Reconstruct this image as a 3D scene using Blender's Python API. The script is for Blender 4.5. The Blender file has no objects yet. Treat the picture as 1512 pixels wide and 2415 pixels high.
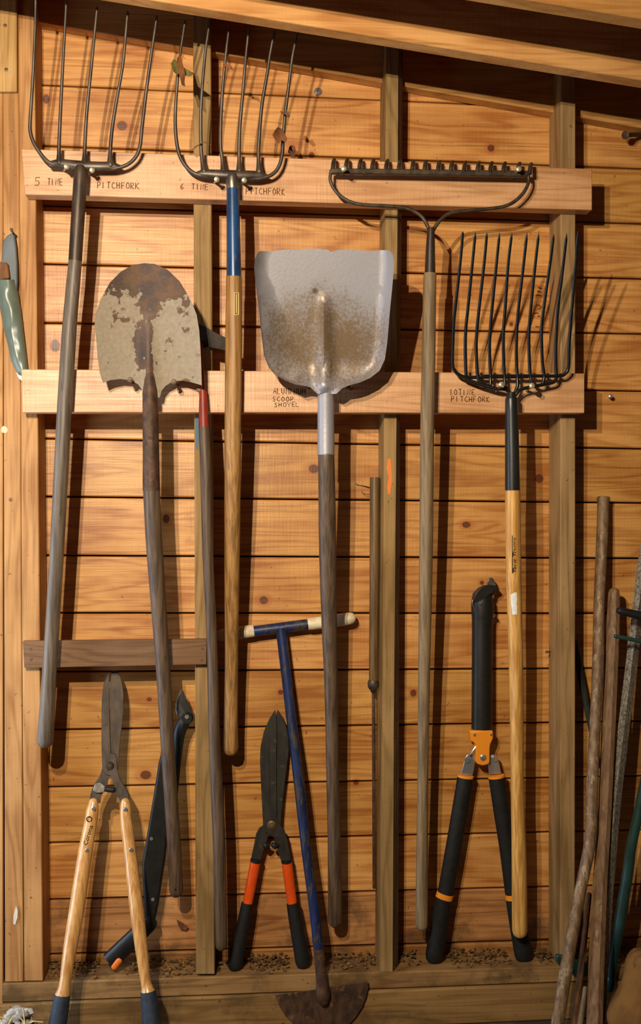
import bpy, bmesh, math, random
from mathutils import Vector, Matrix
from mathutils.geometry import delaunay_2d_cdt

SC = bpy.context.scene
COL = SC.collection
random.seed(7)

# ------------------------------------------------------------------ camera, world, lamps, exposure
CAM_DIST = 2.4          # metres from the boards to the lens
CAM_H = 1.18            # lens above the floor
YAW = math.atan(210 / 2400)
cam_data = bpy.data.cameras.new('camera')
cam_data.sensor_fit = 'VERTICAL'
cam_data.sensor_height = 36.0
cam_data.lens = 2400 / 2415 * 36.0
cam_data.clip_start = 0.02
cam = bpy.data.objects.new('camera', cam_data)
COL.objects.link(cam)
cam.location = (0, -CAM_DIST, CAM_H)
cam.rotation_euler = (math.radians(90), 0, -YAW)
SC.camera = cam

world = bpy.data.worlds.new('shed_world')
SC.world = world
world.use_nodes = True
wbg = world.node_tree.nodes['Background']
wbg.inputs[0].default_value = (1.0, 0.70, 0.46, 1)
wbg.inputs[1].default_value = 0.055

def lamp(name, loc, power, col, size, kind='POINT'):
    l = bpy.data.lights.new(name, kind)
    l.energy = power
    l.color = col
    if kind == 'POINT':
        l.shadow_soft_size = size
    o = bpy.data.objects.new(name, l)
    COL.objects.link(o)
    o.location = loc
    return o

AIM = Vector((-0.18, 0.0, CAM_H + 0.22))
for nm, loc, pw in (('work_lamp', (-0.44, -2.20, CAM_H + 0.67), 146), ('work_lamp_second_head', (-0.52, -2.00, CAM_H + 0.77), 115)):
    o = lamp(nm, loc, pw, (1.0, 0.89, 0.70), 0.012, 'SPOT')
    o.data.shadow_soft_size = 0.012
    o.data.spot_size = math.radians(110)
    o.data.spot_blend = 1.0
    o.rotation_euler = (AIM - Vector(loc)).to_track_quat('-Z', 'Y').to_euler()
day = lamp('doorway_daylight', (-1.08, -0.42, 0.80), 16.0, (0.62, 0.78, 1.0), 1, 'AREA')
day.data.shape = 'RECTANGLE'
day.data.size = 0.55
day.data.size_y = 1.4
day.rotation_euler = (math.radians(90), 0, math.radians(-86))

SC.view_settings.view_transform = 'Standard'
SC.view_settings.look = 'None'
SC.view_settings.exposure = 0.0
SC.view_settings.gamma = 1.0
SC.view_settings.use_curve_mapping = False

# ------------------------------------------------------------------ where things stand
CO = Vector((0, -CAM_DIST, CAM_H))
FW = Vector((math.sin(YAW), math.cos(YAW), 0))
RT = Vector((math.cos(YAW), -math.sin(YAW), 0))

def P(px, py, d):
    """the point at depth d (metres in front of the boards) seen at that spot of the photograph"""
    v = FW * 2400 + RT * (px - 756) + Vector((0, 0, 1207 - py))
    return CO + v * ((CAM_DIST - d) / v.y)

def scale_at(px, d):
    v = FW * 2400 + RT * (px - 756)
    return (CAM_DIST - d) / v.y

def depth_on(px, py, z):
    """depth at which the sight line through a spot of the photograph meets height z"""
    v = FW * 2400 + RT * (px - 756) + Vector((0, 0, 1207 - py))
    return -(CO + v * ((z - CAM_H) / v.z)).y

def lerp(a, b, t):
    return a + (b - a) * t

def interp(tab, y):
    """piecewise linear table [(y, value)...]"""
    if y <= tab[0][0]:
        return tab[0][1]
    for (a, va), (b, vb) in zip(tab, tab[1:]):
        if y <= b:
            return lerp(va, vb, (y - a) / (b - a))
    return tab[-1][1]

# ------------------------------------------------------------------ mesh helpers
def spline(pts, sub):
    if sub <= 1 or len(pts) < 3:
        return [tuple(p) for p in pts]
    out = []
    n = len(pts)
    for i in range(n - 1):
        p0 = pts[max(i - 1, 0)]; p1 = pts[i]; p2 = pts[i + 1]; p3 = pts[min(i + 2, n - 1)]
        for k in range(sub):
            t = k / sub
            out.append(tuple(0.5 * ((2 * b) + (-a + c) * t + (2 * a - 5 * b + 4 * c - e) * t * t + (-a + 3 * b - 3 * c + e) * t ** 3)
                             for a, b, c, e in zip(p0, p1, p2, p3)))
    out.append(tuple(pts[-1]))
    return out

class MB:
    def __init__(s):
        s.v = []; s.f = []; s.m = []

    def add(s, verts, faces, mi=0):
        o = len(s.v)
        s.v += [Vector(p) for p in verts]
        for f in faces:
            s.f.append([i + o for i in f]); s.m.append(mi)

    def tube(s, pts, n=14, caps=('flat', 'flat'), sq=1.0, ref=Vector((0, 1, 0)), mi=0):
        """pts: (Vector, radius). sq squeezes the section along ref (depth)."""
        P3 = [Vector(p) for p, r in pts]; R = [r for p, r in pts]
        if caps[0] == 'round':
            t = (P3[0] - P3[1]).normalized(); r = R[0]; b = P3[0]
            P3 = [b + t * r * k for k in (0.95, 0.82, 0.5)] + P3; R = [r * k for k in (0.08, 0.55, 0.87)] + R
        if caps[1] == 'round':
            t = (P3[-1] - P3[-2]).normalized(); r = R[-1]; b = P3[-1]
            P3 += [b + t * r * k for k in (0.5, 0.82, 0.95)]; R += [r * k for k in (0.87, 0.55, 0.08)]
        if caps[1] == 'point':
            R[-1] = R[-1] * 0.15
        if caps[0] == 'point':
            R[0] = R[0] * 0.15
        V = []
        k = len(P3)
        for i in range(k):
            t = (P3[min(i + 1, k - 1)] - P3[max(i - 1, 0)]).normalized()
            rf = ref if abs(t.dot(ref)) < 0.9 else Vector((0, 0, 1))
            a = t.cross(rf).normalized(); b = a.cross(t).normalized()
            for j in range(n):
                th = 2 * math.pi * j / n
                V.append(P3[i] + a * (R[i] * math.cos(th)) + b * (R[i] * sq * math.sin(th)))
        F = []
        for i in range(k - 1):
            for j in range(n):
                F.append([i * n + j, i * n + (j + 1) % n, (i + 1) * n + (j + 1) % n, (i + 1) * n + j])
        F.append(list(range(n))[::-1])
        F.append([(k - 1) * n + j for j in range(n)])
        s.add(V, F, mi)

    def ptube(s, pts, sub=1, **kw):
        """pts: (px, py, depth, radius in photo pixels)"""
        q = spline(pts, sub)
        s.tube([(P(x, y, d), max(r, 0.2) * scale_at(x, d)) for x, y, d, r in q], **kw)

    def hexa(s, c8, mi=0):
        """c8: 4 front corners (tl, tr, br, bl) then 4 back corners"""
        s.add(c8, [[0, 3, 2, 1], [4, 5, 6, 7], [0, 1, 5, 4], [1, 2, 6, 5], [2, 3, 7, 6], [3, 0, 4, 7]], mi)

    def pbox(s, corners, d_front, d_back, mi=0):
        """a board whose front face has these four photo corners (tl, tr, br, bl) at depth d_front"""
        f = [P(x, y, d_front) for x, y in corners]
        b = [Vector((p.x, -d_back, p.z)) for p in f]
        s.hexa(f + b, mi)

    def box(s, lo, hi, mi=0):
        x0, y0, z0 = lo; x1, y1, z1 = hi
        s.hexa([(x0, y0, z1), (x1, y0, z1), (x1, y0, z0), (x0, y0, z0), (x0, y1, z1), (x1, y1, z1), (x1, y1, z0), (x0, y1, z0)], mi)

    def sheet(s, outline, dfun, thick, step=None, sub=1, mi=0):
        """a plate with a photo outline; dfun(px, py) is its front depth; thick is its thickness away from the lens"""
        if not callable(dfun):
            dc = dfun; dfun = lambda x, y: dc
        ol = spline(list(outline) + [outline[0]], sub)[:-1] if sub > 1 else list(outline)
        n0 = len(ol)
        pts = [Vector((x, -y)) for x, y in ol]
        if step:
            dense = []
            for i in range(n0):
                a = pts[i]; b = pts[(i + 1) % n0]
                k = max(1, int((b - a).length / step))
                dense += [a.lerp(b, t / k) for t in range(k)]
            pts = dense
        nb = len(pts)
        edges = [(i, (i + 1) % nb) for i in range(nb)]
        if step:
            xs = [p.x for p in pts]; ys = [p.y for p in pts]
            y = min(ys) + step * 0.5
            while y < max(ys):
                x = min(xs) + step * 0.5
                while x < max(xs):
                    q = Vector((x, y))
                    if inside(q, pts) and min((q - p).length for p in pts) > step * 0.45:
                        pts.append(q)
                    x += step
                y += step
        r = delaunay_2d_cdt(pts, edges, [], 1, 1e-4)
        V2, E2, F2 = r[0], r[1], r[2]
        front = [P(v.x, -v.y, dfun(v.x, -v.y)) for v in V2]
        back = [p + Vector((0, thick, 0)) for p in front]
        m = len(V2)
        cnt = {}
        for f in F2:
            for i in range(len(f)):
                e = (f[i], f[(i + 1) % len(f)])
                cnt[e] = cnt.get(e, 0) + 1
        F = []
        for f in F2:
            F.append(list(f)); F.append([i + m for i in f][::-1])
        for (a, b) in cnt:
            if (b, a) not in cnt:
                F.append([b, a, a + m, b + m])
        s.add(front + back, F, mi)

    def disc(s, c, axis, r, h, n=16, dome=0.0, mi=0):
        """a short round head: centre of its base, axis, radius, height"""
        axis = axis.normalized()
        pts = [(c, r), (c + axis * h * 0.6, r), (c + axis * h, r * (0.8 if not dome else 0.6))]
        s.tube(pts, n=n, mi=mi)

    def build(s, name, mats, parent=None, bevel=0, seg=2, sharp=40, subd=0):
        me = bpy.data.meshes.new(name)
        me.from_pydata(s.v, [], s.f)
        me.validate()
        if not isinstance(mats, (list, tuple)):
            mats = [mats]
        for m in mats:
            me.materials.append(m)
        if len(me.polygons) == len(s.m):
            me.polygons.foreach_set('material_index', s.m)
        bm = bmesh.new(); bm.from_mesh(me)
        bmesh.ops.recalc_face_normals(bm, faces=bm.faces)
        bm.to_mesh(me); bm.free()
        for p in me.polygons:
            p.use_smooth = True
        me.set_sharp_from_angle(angle=math.radians(sharp))
        o = bpy.data.objects.new(name, me)
        COL.objects.link(o)
        if bevel:
            b = o.modifiers.new('bevel', 'BEVEL'); b.width = bevel; b.segments = seg; b.limit_method = 'ANGLE'
            b.angle_limit = math.radians(35); b.harden_normals = False
        if subd:
            q = o.modifiers.new('subd', 'SUBSURF'); q.levels = subd; q.render_levels = subd
        if parent:
            hang(o, parent)
        return o

def inside(q, poly):
    c = False
    j = len(poly) - 1
    for i in range(len(poly)):
        a, b = poly[i], poly[j]
        if (a.y > q.y) != (b.y > q.y) and q.x < (b.x - a.x) * (q.y - a.y) / (b.y - a.y) + a.x:
            c = not c
        j = i
    return c

def world_of(o):
    m = o.matrix_parent_inverse @ Matrix.Translation(o.location) if o.parent else Matrix.Translation(o.location)
    return (world_of(o.parent) @ m) if o.parent else m

def hang(o, parent):
    o.parent = parent
    o.matrix_parent_inverse = world_of(parent).inverted()

def tag(o, label, cat, group=None, kind=None):
    if label:
        o['label'] = label
    if cat:
        o['category'] = cat
    if group:
        o['group'] = group
    if kind:
        o['kind'] = kind
    return o

def thing(name, label, cat, base, group=None):
    e = bpy.data.objects.new(name, None)
    e.empty_display_size = 0.05
    COL.objects.link(e)
    e.location = base
    return tag(e, label, cat, group)

# ------------------------------------------------------------------ materials
def lin(c):
    return tuple(((v / 255) / 12.92 if v / 255 <= 0.04045 else ((v / 255 + 0.055) / 1.055) ** 2.4) for v in c) + (1,)

class N:
    """a thin node-graph writer"""
    def __init__(s, name):
        s.mat = bpy.data.materials.new(name); s.mat.use_nodes = True
        s.t = s.mat.node_tree; s.b = s.t.nodes['Principled BSDF']
        s.co = s.t.nodes.new('ShaderNodeTexCoord').outputs['Object']

    def node(s, typ, ins=None, **props):
        n = s.t.nodes.new(typ)
        for k, v in props.items():
            setattr(n, k, v)
        for k, v in (ins or {}).items():
            if hasattr(v, 'links') or isinstance(v, bpy.types.NodeSocket):
                s.t.links.new(v, n.inputs[k])
            else:
                n.inputs[k].default_value = v
        return n

    def math(s, op, a, b=0.0, c=0.0, clamp=False):
        return s.node('ShaderNodeMath', {0: a, 1: b, 2: c}, operation=op, use_clamp=clamp).outputs[0]

    def scaled(s, sc, off=None):
        v = s.node('ShaderNodeVectorMath', {0: s.co, 1: sc}, operation='MULTIPLY').outputs[0]
        if off is not None:
            v = s.node('ShaderNodeVectorMath', {0: v, 1: off}, operation='ADD').outputs[0]
        return v

    def noise(s, vec, scale=1.0, detail=4.0, rough=0.55, dist=0.0):
        return s.node('ShaderNodeTexNoise', {'Vector': vec, 'Scale': scale, 'Detail': detail, 'Roughness': rough, 'Distortion': dist}).outputs[0]

    def ramp(s, x, a, b):
        return s.node('ShaderNodeMapRange', {0: x, 1: a, 2: b, 3: 0.0, 4: 1.0}, interpolation_type='SMOOTHSTEP').outputs[0]

    def mix(s, f, a, b, blend='MIX'):
        n = s.t.nodes.new('ShaderNodeMix'); n.data_type = 'RGBA'; n.blend_type = blend
        for i, v in ((0, f), (6, a), (7, b)):
            if isinstance(v, bpy.types.NodeSocket):
                s.t.links.new(v, n.inputs[i])
            else:
                n.inputs[i].default_value = v
        return n.outputs[2]

    def xyz(s):
        n = s.node('ShaderNodeSeparateXYZ', {0: s.co})
        return n.outputs[0], n.outputs[1], n.outputs[2]

    def blob(s, x, z, cx, cz, rx, rz):
        """1 in the middle of an ellipse on the wall plane, 0 at its rim"""
        a = s.math('DIVIDE', s.math('SUBTRACT', x, cx), rx)
        b = s.math('DIVIDE', s.math('SUBTRACT', z, cz), rz)
        q = s.math('ADD', s.math('MULTIPLY', a, a), s.math('MULTIPLY', b, b))
        return s.math('SUBTRACT', 1.0, q, clamp=True)

    def done(s, col, rough=0.6, metal=0.0, bump=None, bstr=0.3, bdist=0.002, spec=0.4, coat=0.0):
        for k, v in (('Base Color', col), ('Roughness', rough), ('Metallic', metal), ('Specular IOR Level', spec), ('Coat Weight', coat)):
            if isinstance(v, bpy.types.NodeSocket):
                s.t.links.new(v, s.b.inputs[k])
            else:
                s.b.inputs[k].default_value = v
        if bump is not None:
            n = s.node('ShaderNodeBump', {'Height': bump, 'Strength': bstr, 'Distance': bdist})
            s.t.links.new(n.outputs[0], s.b.inputs['Normal'])
        return s.mat

def plain(name, c, rough=0.5, metal=0.0, spec=0.4):
    n = N(name)
    return n.done(lin(c), rough, metal, spec=spec)

def worn(name, c1, c2, sc=(60, 60, 60), c3=None, thr=0.6, sc3=(40, 40, 40), rough=0.6, metal=0.0, bstr=0.25, spec=0.4, coat=0.0, lo=0.35, hi=0.65):
    """two tones mixed by stretched noise; a third tone in spots"""
    n = N(name)
    a = n.noise(n.scaled(sc), 1.0, 5, 0.6)
    col = n.mix(n.ramp(a, lo, hi), lin(c1), lin(c2))
    if c3:
        b = n.noise(n.scaled(sc3, (3.1, 7.7, 1.3)), 1.0, 5, 0.65)
        col = n.mix(n.ramp(b, thr - 0.03, thr + 0.06), col, lin(c3))
    return n.done(col, rough, metal, a, bstr, 0.001, spec, coat)

def lumber(name, c_light, c_dark, axis='x', dirt=None, dirt_lo=0.55, rough=0.55, spec=0.35, knots=(), bid=False, saw=0.25, tint=True):
    """sawn softwood: growth-ring figure, fibres, knots and saw marks, running along x or z"""
    n = N(name)
    x, y, z = n.xyz()
    if bid:
        b = n.node('ShaderNodeAttribute', attribute_name='board').outputs['Fac']
    else:
        b = n.node('ShaderNodeObjectInfo').outputs['Random']
        b = n.math('MULTIPLY', b, 37.0)
    rnd = n.node('ShaderNodeTexWhiteNoise', {'W': b}, noise_dimensions='1D').outputs[0]
    off = n.node('ShaderNodeCombineXYZ', {0: n.math('MULTIPLY', b, 5.37), 1: n.math('MULTIPLY', b, 2.11), 2: n.math('MULTIPLY', b, 3.73)}).outputs[0]
    k1, k2, k3 = ((1.3, 6, 15), (5, 60, 260), (170, 20, 9)) if axis == 'x' else ((15, 6, 1.3), (260, 60, 5), (9, 20, 170))
    fig = n.noise(n.scaled(k1, off), 1.0, 2.5, 0.5, 0.35)
    ring = n.math('SINE', n.math('MULTIPLY', fig, 58.0))
    ring = n.math('POWER', n.math('MULTIPLY_ADD', ring, 0.5, 0.5), 2.2)
    fib = n.noise(n.scaled(k2, off), 1.0, 4, 0.65)
    blotch = n.noise(n.scaled((5, 5, 9) if axis == 'x' else (9, 5, 5), off), 1.0, 3, 0.5)
    f = n.math('ADD', n.math('MULTIPLY', ring, 0.42), n.math('MULTIPLY', n.ramp(fib, 0.3, 0.75), 0.42))
    f = n.math('ADD', f, n.math('MULTIPLY', n.ramp(blotch, 0.38, 0.66), 0.42), clamp=True)
    col = n.mix(f, lin(c_light), lin(c_dark))
    if tint:
        v = n.math('MULTIPLY_ADD', rnd, 0.22, 0.88)
        col = n.mix(1.0, col, n.node('ShaderNodeCombineColor', {0: v, 1: v, 2: n.math('MULTIPLY', v, v)}).outputs[0], 'MULTIPLY')
    for (cx, cz, rx, rz) in knots:
        h = n.blob(x, z, cx, cz, rx * 2.3, rz * 2.0)
        col = n.mix(n.math('MULTIPLY', n.ramp(h, 0.0, 0.9), 0.55), col, lin((168, 88, 36)))
        q = n.blob(x, z, cx, cz, rx, rz)
        col = n.mix(n.math('MULTIPLY', n.ramp(q, 0.05, 0.5), 0.9), col, lin((86, 40, 16)))
    if dirt:
        dn = n.noise(n.scaled((7, 7, 7), off), 1.0, 6, 0.65)
        col = n.mix(n.math('MULTIPLY', n.ramp(dn, dirt_lo, dirt_lo + 0.18), 0.75), col, lin(dirt))
        fl = n.noise(n.scaled((90, 90, 90), off), 1.0, 2, 0.5)
        col = n.mix(n.math('MULTIPLY', n.ramp(fl, 0.70, 0.76), 0.55), col, lin(tuple(int(v * 0.5) for v in dirt)))
    sawn = n.noise(n.scaled(k3, off), 1.0, 3, 0.6)
    streak = n.noise(n.scaled((3, 20, 70) if axis == 'x' else (70, 20, 3), off), 1.0, 3, 0.6)
    col = n.mix(n.math('MULTIPLY', n.ramp(streak, 0.60, 0.72), 0.35), col, lin(tuple(int(v * .62) for v in c_dark)))
    h = n.math('ADD', n.math('MULTIPLY', fib, 0.8), n.math('MULTIPLY', sawn, 1.0))
    rg = n.math('MULTIPLY_ADD', fib, 0.25, rough - 0.12)
    return n.done(col, rg, 0.0, h, saw, 0.0016, spec)
def knots_px(lst):
    out = []
    for px, py, rx, rz in lst:
        p = P(px, py, 0)
        out.append((p.x, p.z, rx / 1000, rz / 1000))
    return out

BOARD_KNOTS = knots_px([(109, 233, 9, 13), (288, 296, 14, 13), (1158, 349, 10, 10), (622, 1415, 12, 11), (392, 1223, 9, 12),
    (344, 1827, 15, 12), (1100, 1237, 12, 9), (352, 1649, 7, 6), (1137, 1374, 6, 6), (735, 365, 8, 8), (690, 352, 9, 12),
    (130, 815, 13, 17), (662, 1632, 7, 7), (975, 1634, 9, 10), (1206, 764, 5, 6), (1272, 1128, 13, 12), (740, 1105, 14, 12), (840, 1845, 8, 7)])
M = {}
M['board'] = lumber('siding_pine', (212, 154, 84), (160, 96, 38), 'x', bid=True, knots=BOARD_KNOTS, dirt=(120, 80, 45), dirt_lo=0.64, rough=0.42, spec=0.5, saw=0.4)
M['board_dirty'] = lumber('siding_pine_dirty', (186, 130, 74), (124, 76, 36), 'x', bid=True, dirt=(78, 54, 34), dirt_lo=0.50, rough=0.7, spec=0.2)
M['dark_back'] = plain('dark_gap_shade', (22, 14, 9), 0.95, spec=0.1)  # painted shade: added black backing behind the plank gaps, also the hang holes
M['stud'] = lumber('grey_stud', (166, 131, 86), (122, 93, 54), 'z', dirt=(96, 76, 48), dirt_lo=0.62, rough=0.68, spec=0.2)
M['stud_pine'] = lumber('orange_stud', (188, 138, 82), (144, 95, 48), 'z', dirt=(116, 80, 48), dirt_lo=0.66, rough=0.6, spec=0.3)
M['stud_pale'] = lumber('pale_block', (206, 164, 108), (160, 118, 66), 'z', dirt=(120, 100, 62), dirt_lo=0.6, rough=0.65, spec=0.25)
M['bark'] = worn('wane_edge', (70, 48, 28), (112, 84, 52), (120, 120, 10), rough=0.9)
M['plate'] = lumber('plate_lumber', (158, 120, 74), (112, 80, 44), 'x', dirt=(82, 62, 38), dirt_lo=0.48, rough=0.8, spec=0.15)
M['rail'] = lumber('rail_fir', (214, 164, 118), (176, 122, 76), 'x', dirt=(150, 104, 66), dirt_lo=0.7, rough=0.42, spec=0.5, saw=0.4)
M['rail_brown'] = lumber('brown_batten', (142, 104, 76), (104, 72, 50), 'x', dirt=(80, 56, 38), dirt_lo=0.66, rough=0.6, spec=0.25)
M['rafter'] = lumber('rafter_fir', (216, 160, 96), (176, 116, 58), 'x', rough=0.6, spec=0.3)
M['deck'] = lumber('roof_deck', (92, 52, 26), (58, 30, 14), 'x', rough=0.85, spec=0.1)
M['soil'] = worn('earth_floor', (84, 66, 46), (56, 42, 28), (6, 6, 6), rough=0.95)
M['iron'] = worn('dark_iron', (84, 70, 58), (58, 47, 40), (50, 50, 14), (92, 62, 42), 0.62, rough=0.42, metal=0.35, spec=0.5)
M['black_steel'] = worn('black_steel', (24, 23, 22), (34, 32, 30), (60, 60, 60), rough=0.30, metal=0.35, spec=0.6)
M['black_socket'] = worn('black_painted_socket', (26, 25, 24), (40, 37, 34), (30, 30, 8), (150, 120, 70), 0.72, (130, 130, 60), rough=0.36, metal=0.1, spec=0.5)
M['rake_iron'] = worn('rake_iron', (84, 70, 54), (56, 46, 36), (60, 60, 60), rough=0.5, metal=0.45)
M['dark_ferrule'] = worn('dark_ferrule', (80, 64, 50), (52, 41, 33), (70, 70, 12), rough=0.45, metal=0.35)
M['rust'] = worn('rusty_iron', (92, 64, 44), (60, 42, 32), (70, 70, 40), (118, 80, 46), 0.6, rough=0.62, metal=0.3)
M['ash_grey'] = worn('grey_ash', (108, 92, 76), (76, 62, 49), (150, 150, 7), (66, 52, 38), 0.66, (120, 120, 12), rough=0.48, spec=0.45)
M['ash_brown'] = worn('brown_ash', (98, 76, 56), (66, 49, 36), (150, 150, 7), (50, 38, 28), 0.66, (120, 120, 12), rough=0.52, spec=0.4)
M['ash_amber'] = worn('amber_ash', (172, 126, 70), (122, 84, 42), (170, 170, 5), (96, 80, 56), 0.62, (60, 60, 5), rough=0.5, spec=0.4)
M['ash_tan'] = worn('tan_ash', (138, 114, 82), (104, 84, 60), (150, 150, 7), (90, 72, 50), 0.68, (120, 120, 12), rough=0.55, spec=0.35)
M['ash_yellow'] = worn('varnished_ash', (216, 164, 88), (178, 122, 56), (170, 170, 6), (120, 78, 36), 0.70, (150, 150, 30), rough=0.38, spec=0.5)
M['ash_blond'] = worn('blond_ash', (212, 160, 96), (182, 126, 68), (150, 150, 5), rough=0.26, spec=0.6, coat=0.3)
M['blue_paint'] = worn('chipped_blue_paint', (36, 70, 112), (24, 48, 82), (40, 40, 12), (128, 116, 104), 0.66, (90, 90, 26), rough=0.3, metal=0.15, spec=0.6)
M['blue_shaft'] = worn('worn_blue_paint', (34, 48, 92), (24, 34, 66), (30, 30, 8), (66, 60, 58), 0.54, (90, 90, 20), rough=0.42, metal=0.15)
M['red_paint'] = worn('worn_red_paint', (150, 44, 24), (116, 34, 22), (40, 40, 20), (84, 70, 50), 0.62, (90, 90, 30), rough=0.45)
M['bare_steel'] = worn('bare_steel', (150, 142, 130), (104, 96, 86), (60, 60, 30), rough=0.35, metal=0.75)
M['nail'] = worn('bright_nail', (190, 178, 150), (140, 126, 102), (200, 200, 200), rough=0.4, metal=0.55, spec=0.6)
M['old_nail'] = worn('old_nail', (120, 96, 74), (84, 64, 48), (200, 200, 200), rough=0.55, metal=0.4)
M['chrome'] = plain('bright_zinc', (205, 205, 205), 0.25, 0.85)
M['brass'] = worn('dull_brass', (120, 92, 56), (88, 66, 40), (120, 120, 8), rough=0.45, metal=0.3)
M['shear_steel'] = worn('shear_steel', (80, 64, 50), (58, 46, 37), (60, 60, 22), (44, 36, 30), 0.62, rough=0.55, metal=0.25, spec=0.3)
M['shear_black'] = worn('blackened_shear_steel', (52, 46, 38), (38, 34, 29), (60, 60, 22), (70, 58, 40), 0.62, rough=0.5, metal=0.3)
M['rubber'] = worn('black_rubber', (19, 18, 17), (27, 25, 23), (80, 80, 80), rough=0.6, spec=0.35)
M['grip_blue'] = worn('slate_blue_grip', (44, 52, 66), (36, 42, 54), (80, 80, 80), rough=0.6, spec=0.4)
M['black_plastic'] = worn('black_plastic', (19, 18, 16), (26, 24, 21), (60, 60, 60), rough=0.42, spec=0.45)
M['orange_plastic'] = plain('orange_plastic', (228, 138, 32), 0.42)
M['orange_paint'] = worn('orange_paint', (222, 82, 22), (206, 70, 18), (40, 40, 20), rough=0.25, spec=0.6)
M['orange_button'] = plain('orange_button', (224, 112, 34), 0.5)
M['ivory_grip'] = worn('ivory_grip', (226, 208, 174), (196, 174, 138), (60, 60, 60), (150, 122, 90), 0.68, (60, 60, 60), rough=0.5)
M['white_label'] = plain('white_label', (240, 238, 232), 0.6)
M['pencil'] = plain('pencil', (92, 62, 40), 0.9, spec=0.1)
M['marker'] = plain('marker', (66, 40, 22), 0.9, spec=0.1)
M['print'] = plain('black_print', (28, 20, 14), 0.8, spec=0.2)
M['galv'] = worn('pitted_galvanised', (168, 158, 142), (112, 102, 90), (180, 180, 120), (74, 64, 54), 0.58, (200, 200, 200), rough=0.5, metal=0.35)
M['pole_rust'] = worn('rusty_pipe', (140, 110, 80), (102, 76, 54), (120, 120, 30), (160, 138, 108), 0.58, (70, 70, 30), rough=0.6, metal=0.2)
M['pole_brown'] = worn('brown_pole', (136, 102, 70), (104, 74, 50), (130, 130, 12), (152, 126, 90), 0.62, (60, 60, 20), rough=0.65)
M['green_metal'] = worn('green_enamel', (38, 66, 60), (28, 50, 46), (50, 50, 20), rough=0.4, spec=0.5)
M['green_grey'] = worn('green_grey_bar', (62, 64, 54), (42, 46, 40), (60, 60, 20), rough=0.5, metal=0.3)
M['stick'] = worn('bark_stick', (126, 82, 44), (92, 58, 30), (120, 120, 20), rough=0.8)
M['sack'] = worn('sacking', (132, 92, 48), (104, 70, 36), (14, 14, 10), (90, 56, 28), 0.66, (20, 20, 20), rough=0.85, spec=0.15)
M['vinyl'] = worn('green_vinyl', (102, 110, 96), (86, 94, 82), (16, 16, 8), rough=0.34, spec=0.5)
M['hoe_iron'] = worn('dull_hoe_iron', (58, 50, 42), (40, 34, 30), (40, 40, 30), rough=0.75, spec=0.25)
M['grey_panel'] = worn('grey_panel', (98, 102, 106), (80, 84, 88), (30, 30, 14), rough=0.6)
M['leaf_brown'] = worn('brown_leaf', (126, 74, 36), (84, 48, 24), (70, 70, 20), rough=0.7)
M['leaf_olive'] = worn('olive_leaf', (112, 104, 50), (84, 78, 38), (70, 70, 20), rough=0.7)
M['chip'] = worn('wood_litter', (138, 106, 64), (66, 46, 28), (90, 90, 90), rough=0.9, spec=0.15)
M['fluff'] = worn('grey_fluff', (190, 184, 178), (128, 120, 112), (60, 60, 60), (70, 62, 54), 0.62, (50, 50, 50), rough=0.95, spec=0.1)
M['straw'] = plain('straw', (216, 196, 130), 0.7)
M['paint_orange'] = plain('orange_crayon', (226, 122, 52), 0.8)
M['paint_blue'] = plain('blue_smear', (78, 104, 118), 0.8)
M['paint_green'] = plain('green_specks', (128, 160, 62), 0.8)

# round-point shovel blade: dried pale mud with a dark worn tip and a dark patch by the ridge
def shovel_blade_mat():
    n = N('muddy_blade')
    x, y, z = n.xyz()
    a = n.noise(n.scaled((26, 26, 26)), 1.0, 7, 0.66)
    fine = n.noise(n.scaled((120, 120, 120)), 1.0, 4, 0.6)
    z1 = P(345, 742, .2).z; z0 = P(345, 640, .2).z
    tip = n.math('MAXIMUM', n.math('DIVIDE', n.math('SUBTRACT', z, z1), z0 - z1), 0.0)
    c = P(331, 815, .19); q = n.blob(x, z, c.x, c.z, .022, .058)
    c2 = P(354, 720, .19); q2 = n.blob(x, z, c2.x, c2.z, .024, .07)
    c3 = P(352, 850, .19); q3 = n.blob(x, z, c3.x, c3.z, .010, .10)
    s = n.math('ADD', n.math('MULTIPLY', tip, 0.82), n.math('MULTIPLY', q, 0.78))
    s = n.math('ADD', s, n.math('MULTIPLY', q2, 0.5))
    s = n.math('ADD', s, n.math('MULTIPLY', q3, 0.6))
    s = n.math('ADD', s, n.math('MULTIPLY_ADD', a, 2.6, -1.10))
    mask = n.ramp(s, 0.42, 0.50)
    mud = n.mix(fine, lin((162, 146, 124)), lin((118, 102, 82)))
    dk = n.mix(n.ramp(a, 0.35, 0.65), lin((70, 56, 52)), lin((98, 72, 52)))
    return n.done(n.mix(mask, mud, dk), n.math('MULTIPLY_ADD', mask, -0.22, 0.75), n.math('MULTIPLY', mask, 0.35), n.math('ADD', n.math('MULTIPLY', mask, -0.6), fine), 0.3, 0.001, 0.35)
M['mud_blade'] = shovel_blade_mat()

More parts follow.
